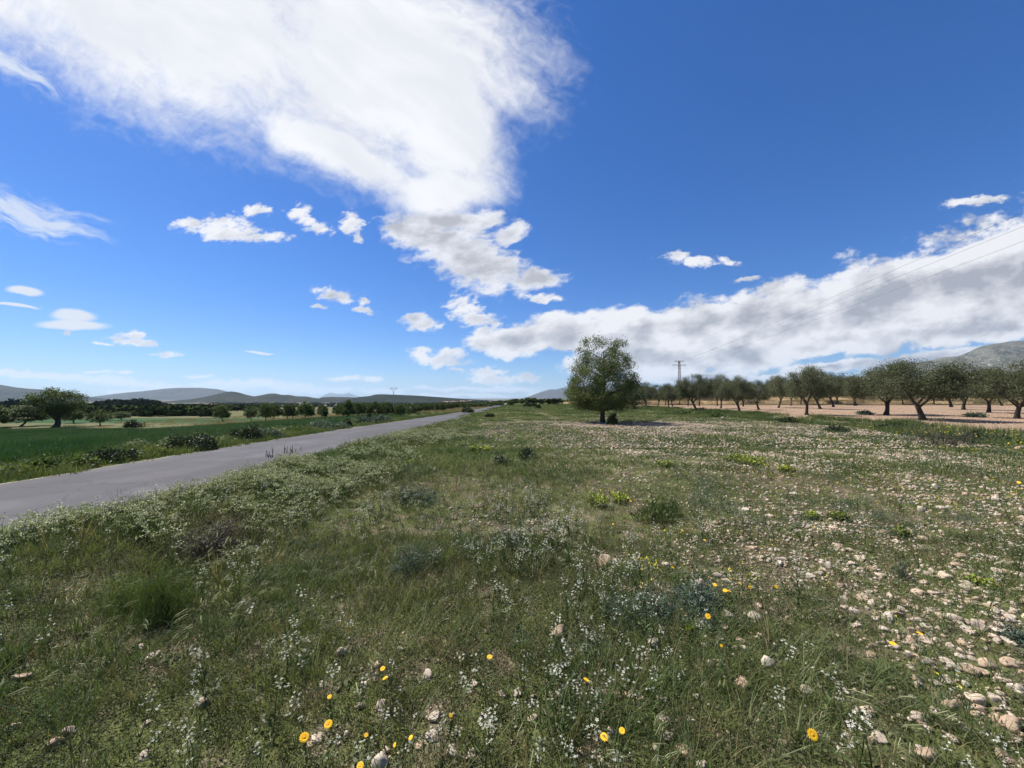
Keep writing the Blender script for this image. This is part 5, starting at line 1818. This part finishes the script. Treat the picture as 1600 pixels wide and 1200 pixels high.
for _lab, _txt in ((row_l, '%s from the left of the merged almond trees in the row beyond the road'), (end_l, '%s from the left of the tiny almond trees above the end of the road')):
    for _n, _i in enumerate(sorted((i for i, r in enumerate(AR) if r[6] == _lab), key=lambda i: AR[i][0])):
        AR[_i] = AR[_i][:6] + (_txt % _on[_n],)
plant(al, AR, 'almond tree', 'almond trees beyond the road', 'almond_tree')

big = make_tree('almond_tree', M['almond'], M['bark'], 4.8, 5.6, 0.28, 0.30, 110, 9500, 0.20, 0.10, 333, 'almond', 0.1)
place(big, 86, 668, 57, 4.8, 0.4)
tag(big, 'big old tree with a thick trunk and ragged crown at the far left', 'tree')

# dark pines behind the right half, and trees right of the pine's left side
bk = make_family('back', 2, name='pine_tree', m_leaf=M['wood'], m_bark=M['bark_p'], H=6.0, Wd=5.0, cb=0.15, trunk_r=0.14, n_clump=90, n_leaf=2600, L=0.4, W=0.2, seed=440)
for p in bk: FK[id(p)] = kids(p); FS[id(p)] = (6.0, 5.0)
BR = [(1511, 628, 583, 22, 0, 0.5, 'dark pine top showing between the olives under the mountain'), (1328, 628, 592, 18, 1, 1.5, 'dark pine top beside the far pylon'),
      (857, 633, 623, 13, 0, 2, 'dark roundish tree left of the pine on the skyline'), (866, 633, 622, 14, 1, 3, 'darkest tree on the skyline left of the pine'), (875, 633, 624, 12, 0, 4, 'dark tree touching the left side of the pine'), (847, 632.5, 625, 9, 1, 4.4, 'small dark tree left end of the skyline group'), (829, 632, 625.5, 9, 0, 1.4, 'small dark tree alone on the skyline right of centre')]
plant(bk, BR, 'pine tree', 'dark pines on the skyline', 'pine_tree')

# ---------------------------------------------------------------- far woods, orchards and hedges


def far_proto(name, m, seed, h=1.0, n=240):
    r = np.random.default_rng(seed)
    mb = MB()
    k = 9
    c = np.stack([r.normal(size=k) * .3, r.normal(size=k) * .3, 0.35 + 0.5 * r.random(k)], 1)
    for q in c:      # solid core lumps so that the wood is opaque
        a_, b_ = np.meshgrid(np.linspace(0, 2 * pi, 7)[:-1], np.linspace(0.35, pi - 0.35, 4))
        rr_ = 0.23 + 0.05 * r.random(a_.shape)
        vv = np.stack([q[0] + rr_ * np.cos(a_) * np.sin(b_), q[1] + rr_ * np.sin(a_) * np.sin(b_), h * (q[2] + rr_ * np.cos(b_))], -1).reshape(-1, 3)
        qq = [(i * 6 + t, i * 6 + (t + 1) % 6, (i + 1) * 6 + (t + 1) % 6, (i + 1) * 6 + t) for i in range(3) for t in range(6)]
        mb.add(vv, qq + [(0, 1, 2, 3), (0, 3, 4, 5)], m=0)
    j = r.integers(0, k, n)
    q = r.normal(size=(n, 3)); q /= np.linalg.norm(q, axis=1, keepdims=True)
    pts = c[j] + q * 0.26 * (r.random((n, 1)) ** .3)
    pts[:, 2] = np.clip(pts[:, 2], 0.1, None)
    leaves(mb, pts * np.array([1, 1, h]), 0.26, 0.20, 0, 0.4)
    mb.tube([(0, 0, 0), (0, 0, .5)], [.06, .04], 5, 1)
    return mb.mesh(name, [m, M['bark_p']])


def strip(name, protos_, segs, smin, smax):
    """trees strewn in far-off belts; each segment: pixel x0,x1, distance y0,y1, count"""
    P = []
    for (a, b, y0, y1, n) in segs:
        y = y0 + (y1 - y0) * rng.random(n); x = ((a + (b - a) * rng.random(n)) - CX) / F * y
        P.append(np.stack([x, y], 1))
    P = np.concatenate(P); n = len(P)
    return scatter(name, protos_, z3(P, -0.3), rng.random(n) * 6.28, smin + (smax - smin) * rng.random(n), rng.integers(0, len(protos_), n), 0.05)


wp = [far_proto('far_pine', M['wood'], 500 + k, 1.25) for k in range(3)]
hp = [far_proto('far_orchard_tree', M['hedge'], 520 + k, 0.9, 160) for k in range(3)]
strip('distant_pine_wood', wp, [(-40, 60, 230, 330, 160), (60, 232, 330, 460, 420), (95, 200, 430, 560, 260), (150, 240, 260, 300, 100),
                                (232, 262, 340, 420, 40), (262, 330, 800, 1100, 320), (232, 300, 420, 520, 40), (330, 470, 1100, 1500, 240), (300, 360, 520, 560, 40),
                                (480, 640, 1100, 1500, 240), (640, 760, 900, 1400, 160)], 3.4, 5.8)
strip('distant_orchard', hp, [(-30, 160, 88, 120, 120), (60, 340, 92, 130, 230), (120, 420, 140, 200, 170), (240, 600, 300, 360, 110), (300, 700, 460, 560, 160), (520, 800, 260, 420, 160), (0, 90, 120, 150, 60), (800, 900, 170, 260, 60),
                              (1000, 1640, 210, 330, 260)], 1.8, 3.0)

# ---------------------------------------------------------------- terrace of dry earth behind the olives


def terrace():
    mb = MB()
    xs = np.linspace(14, 190, 150)
    rowsY = [(92, 0.0), (93.2, 1.0), (97, 1.15), (98.0, 2.0), (104, 2.2), (118, 2.4), (170, 0.5)]
    V = []
    for (yy, zz) in rowsY:
        w = (fbm(xs * 0.12, xs * 0 + yy, 7, 3) - 0.5)
        y = yy + w * 3 + xs * 0.02
        V.append(np.stack([xs, y, zt(xs, y) - 0.1 + zz * (0.75 + 0.5 * fbm(xs * .2, xs * 0 + yy * .1, 9, 3)) * S((xs - 14) / 12)], 1))
    n = len(xs); k = len(rowsY)
    idx = np.arange(n * k).reshape(k, n)
    q = np.stack([idx[:-1, :-1], idx[:-1, 1:], idx[1:, 1:], idx[1:, :-1]], -1).reshape(-1, 4)
    mb.add(np.concatenate(V), q)
    m = plain_mat('dry_terrace', (0.23, 0.155, 0.075), (0.36, 0.27, 0.16), 1.6, 0.95, 0.8)
    o = mb.build('terrace_bank', [m], smooth=False)
    tag(o, kind='structure')
    p = field_points(90, 108, 1.6); p = p[(p[:, 0] > 16) & (p[:, 0] < 150)]
    P = z3(p, 0.0); P[:, 2] += np.interp(P[:, 1] - P[:, 0] * .02, [92, 93.2, 97, 98, 104], [0, .95, 1.1, 1.9, 2.1])
    n = len(P)
    scatter('dry_terrace_grass', PR['drypatch'], P, rng.random(n) * 6.28, 0.8 + rng.random(n) * 0.5, rng.integers(0, 3, n), 0.05)


terrace()

# ---------------------------------------------------------------- pylons, cables


def lattice_pylon(px, py_top, D, label, arms=((0.0, 3.0), (1.35, 4.6)), name='lattice_pylon', fork=False, m=None, wbase=1.1):
    m = m or M['steel']
    x = (px - CX) / F * D
    zb = float(zt(x, D))
    top = CAM_H + (HOR - py_top) / F * D
    H = top - zb
    e = empty(name, (x, D, zb))
    tag(e, label, 'pylon')
    if not fork:
        f = MB()
        wt = 0.42
        def w(z): return (wbase + (wt - wbase) * z / H) / 2
        for sx in (-1, 1):
            for sy in (-1, 1):
                f.tube([(sx * w(0), sy * w(0), 0), (sx * w(H), sy * w(H), H)], 0.07, 4)
        nb = 14
        for k in range(nb):
            z0, z1 = H * k / nb, H * (k + 1) / nb
            s = 1 if k % 2 else -1
            for sy in (-1, 1):
                f.tube([(s * w(z0), sy * w(z0), z0), (-s * w(z1), sy * w(z1), z1)], 0.035, 4)
                f.tube([(sy * w(z0), s * w(z0), z0), (sy * w(z1), -s * w(z1), z1)], 0.035, 4)
            f.tube([(-w(z1), -w(z1), z1), (w(z1), -w(z1), z1)], 0.03, 4)
        f.build('frame', [m], e)
        for (dz, L_) in arms:
            a = MB()
            for sy in (-0.2, 0.2):
                a.tube([(-L_ / 2, 0, H - dz + .05), (0, sy, H - dz), (L_ / 2, 0, H - dz + .05)], 0.06, 4)
            a.tube([(-L_ / 2, 0, H - dz), (0, 0, H - dz - 0.45), (L_ / 2, 0, H - dz)], 0.04, 4)
            ao = a.build('crossarm', [m], e)
            for s in (-1, 1):
                i = MB()
                for k in range(4):
                    i.tube([(s * L_ / 2 * .96, 0, H - dz - 0.02 - k * .12), (s * L_ / 2 * .96, 0, H - dz - 0.09 - k * .12)], [0.09, 0.05], 8)
                i.build('insulator', [M['glassy']], ao)
    else:
        f = MB(); f.tube([(0, 0, 0), (0, 0, H * 0.72)], [0.26, 0.2], 8); f.build('pole', [m], e)
        a = MB()
        for s in (-1, 1):
            a.tube([(0, 0, H * 0.70), (s * 1.5, 0, H * 0.97)], 0.13, 6)
        a.build('fork', [m], e)
        b = MB(); b.tube([(-2.5, 0, H * 0.97), (2.5, 0, H * 0.97)], 0.12, 6)
        for s in (-1, 1): b.tube([(s * 2.5, 0, H * .97), (s * 2.0, 0, H * 0.87)], 0.07, 5)
        bo = b.build('crossarm', [m], e)
        for s in (-2.0, 0, 2.0):
            i = MB(); i.tube([(s, 0, H * .96), (s, 0, H * .88)], [0.10, 0.05], 6); i.build('insulator', [M['glassy']], bo)
    return e, H


p1, H1 = lattice_pylon(1062, 564, 132, 'brown lattice pylon with two crossarms rising behind the olive trees')
lattice_pylon(1318, 583, 170, 'small distant lattice pylon half hidden behind the olives at the right', arms=((0.0, 4.2), (1.2, 3.0)))
lattice_pylon(615, 605, 260, 'pale Y-shaped power pole standing above the almond row', name='power_pole', fork=True, m=M['steel_l'])

ld = Vector((-26.0, -108.4, 0)).normalized(); nrm = Vector((ld.y, -ld.x, 0))
labs = ['upper thin power cable crossing the clouds at the right', 'middle thin power cable crossing the clouds at the right', 'lower thin power cable crossing the clouds at the right']
for k, s in enumerate((1, 0, -1)):
    A = Vector(p1.location) + Vector((-2.2 * s, 0, H1 - (1.5 if s else 0.15)))
    B = Vector(((31.5, 23.6, 13.0), (34.1, 25.6, 13.0), (37.3, 28.0, 13.0))[k])
    pts = []
    for t in np.linspace(0, 1.35, 61):
        q = A.lerp(B, t)
        q.z -= 1.6 * t * (1 - t) * 0.5 * 1.6
        pts.append(q)
    mb = MB(); mb.tube(pts, 0.0085, 5)
    o = mb.build('power_cable', [M['wire']])
    tag(o, labs[k], 'cable', 'power cables')

# ---------------------------------------------------------------- far buildings


def house(px, D, w, d, h, rz, label, roof=True, name='house', doors=1):
    x = (px - CX) / F * D
    e = empty(name, (x, D, float(zt(x, D)) - 0.3), rz)
    tag(e, label, 'building', 'far white buildings')
    mb = MB(); mb.box((0, 0, h / 2), (w, d, h)); mb.build('wall', [M['white']], e)
    rb = MB(); o = 0.35; hh = min(w, d) * 0.22 if roof else 0.3
    V = [(-w / 2 - o, -d / 2 - o, h + .02), (w / 2 + o, -d / 2 - o, h + .02), (w / 2 + o, d / 2 + o, h + .02), (-w / 2 - o, d / 2 + o, h + .02), (-w / 2 - o, 0, h + hh), (w / 2 + o, 0, h + hh)]
    rb.add(V, [(0, 1, 5, 4), (2, 3, 4, 5), (3, 2, 1, 0)], [(1, 2, 5), (3, 0, 4)])
    rb.build('roof', [M['roof'] if roof else M['white']], e)
    for k in range(3):
        wb = MB(); wb.box((-w / 2 + w * (k + .5) / 3, -d / 2 - 0.03, h * 0.45), (w * .09, 0.08, h * .35)); wb.build('window', [M['dark']], e)


house(333, 900, 26, 9, 6, 0.1, 'long white farm building on the slope below the dark hill at the left')
house(276, 420, 7, 6, 4.5, -0.3, 'tiny white hut in the fields left of centre')
house(228, 520, 60, 12, 4, 0.05, 'long pale shed roof left of the white hut', roof=False, name='shed')
house(268, 620, 60, 12, 4, 0.08, 'second long pale shed farther right', roof=False, name='shed')
for k, px in enumerate((693, 697, 704, 709, 716, 722, 728, 735)):
    house(px, 1500 + 40 * (k % 3), 10 + 4 * (k % 3), 9, 5 + 2 * (k % 2), 0.1 * (k % 4), _on[k] + ' white house from the left in the village under the dark ridge')

# ---------------------------------------------------------------- haze
HAZE = 0.5 / 11000
hb = MB(); hb.box((0, 12900, 300), (33000, 27600, 840))
hz = mat('air_haze', lambda g, out: None)
_g = NT(hz.node_tree)
_v = _g.new('ShaderNodeVolumePrincipled'); _v.inputs['Density'].default_value = HAZE; _v.inputs['Color'].default_value = (0.55, 0.76, 1.0, 1); _v.inputs['Anisotropy'].default_value = 0.2
_g.link(_v.outputs[0], [n for n in _g.n if n.type == 'OUTPUT_MATERIAL'][0].inputs['Volume'])
ho = hb.build('haze', [hz]); tag(ho, kind='stuff')
ho.visible_shadow = True
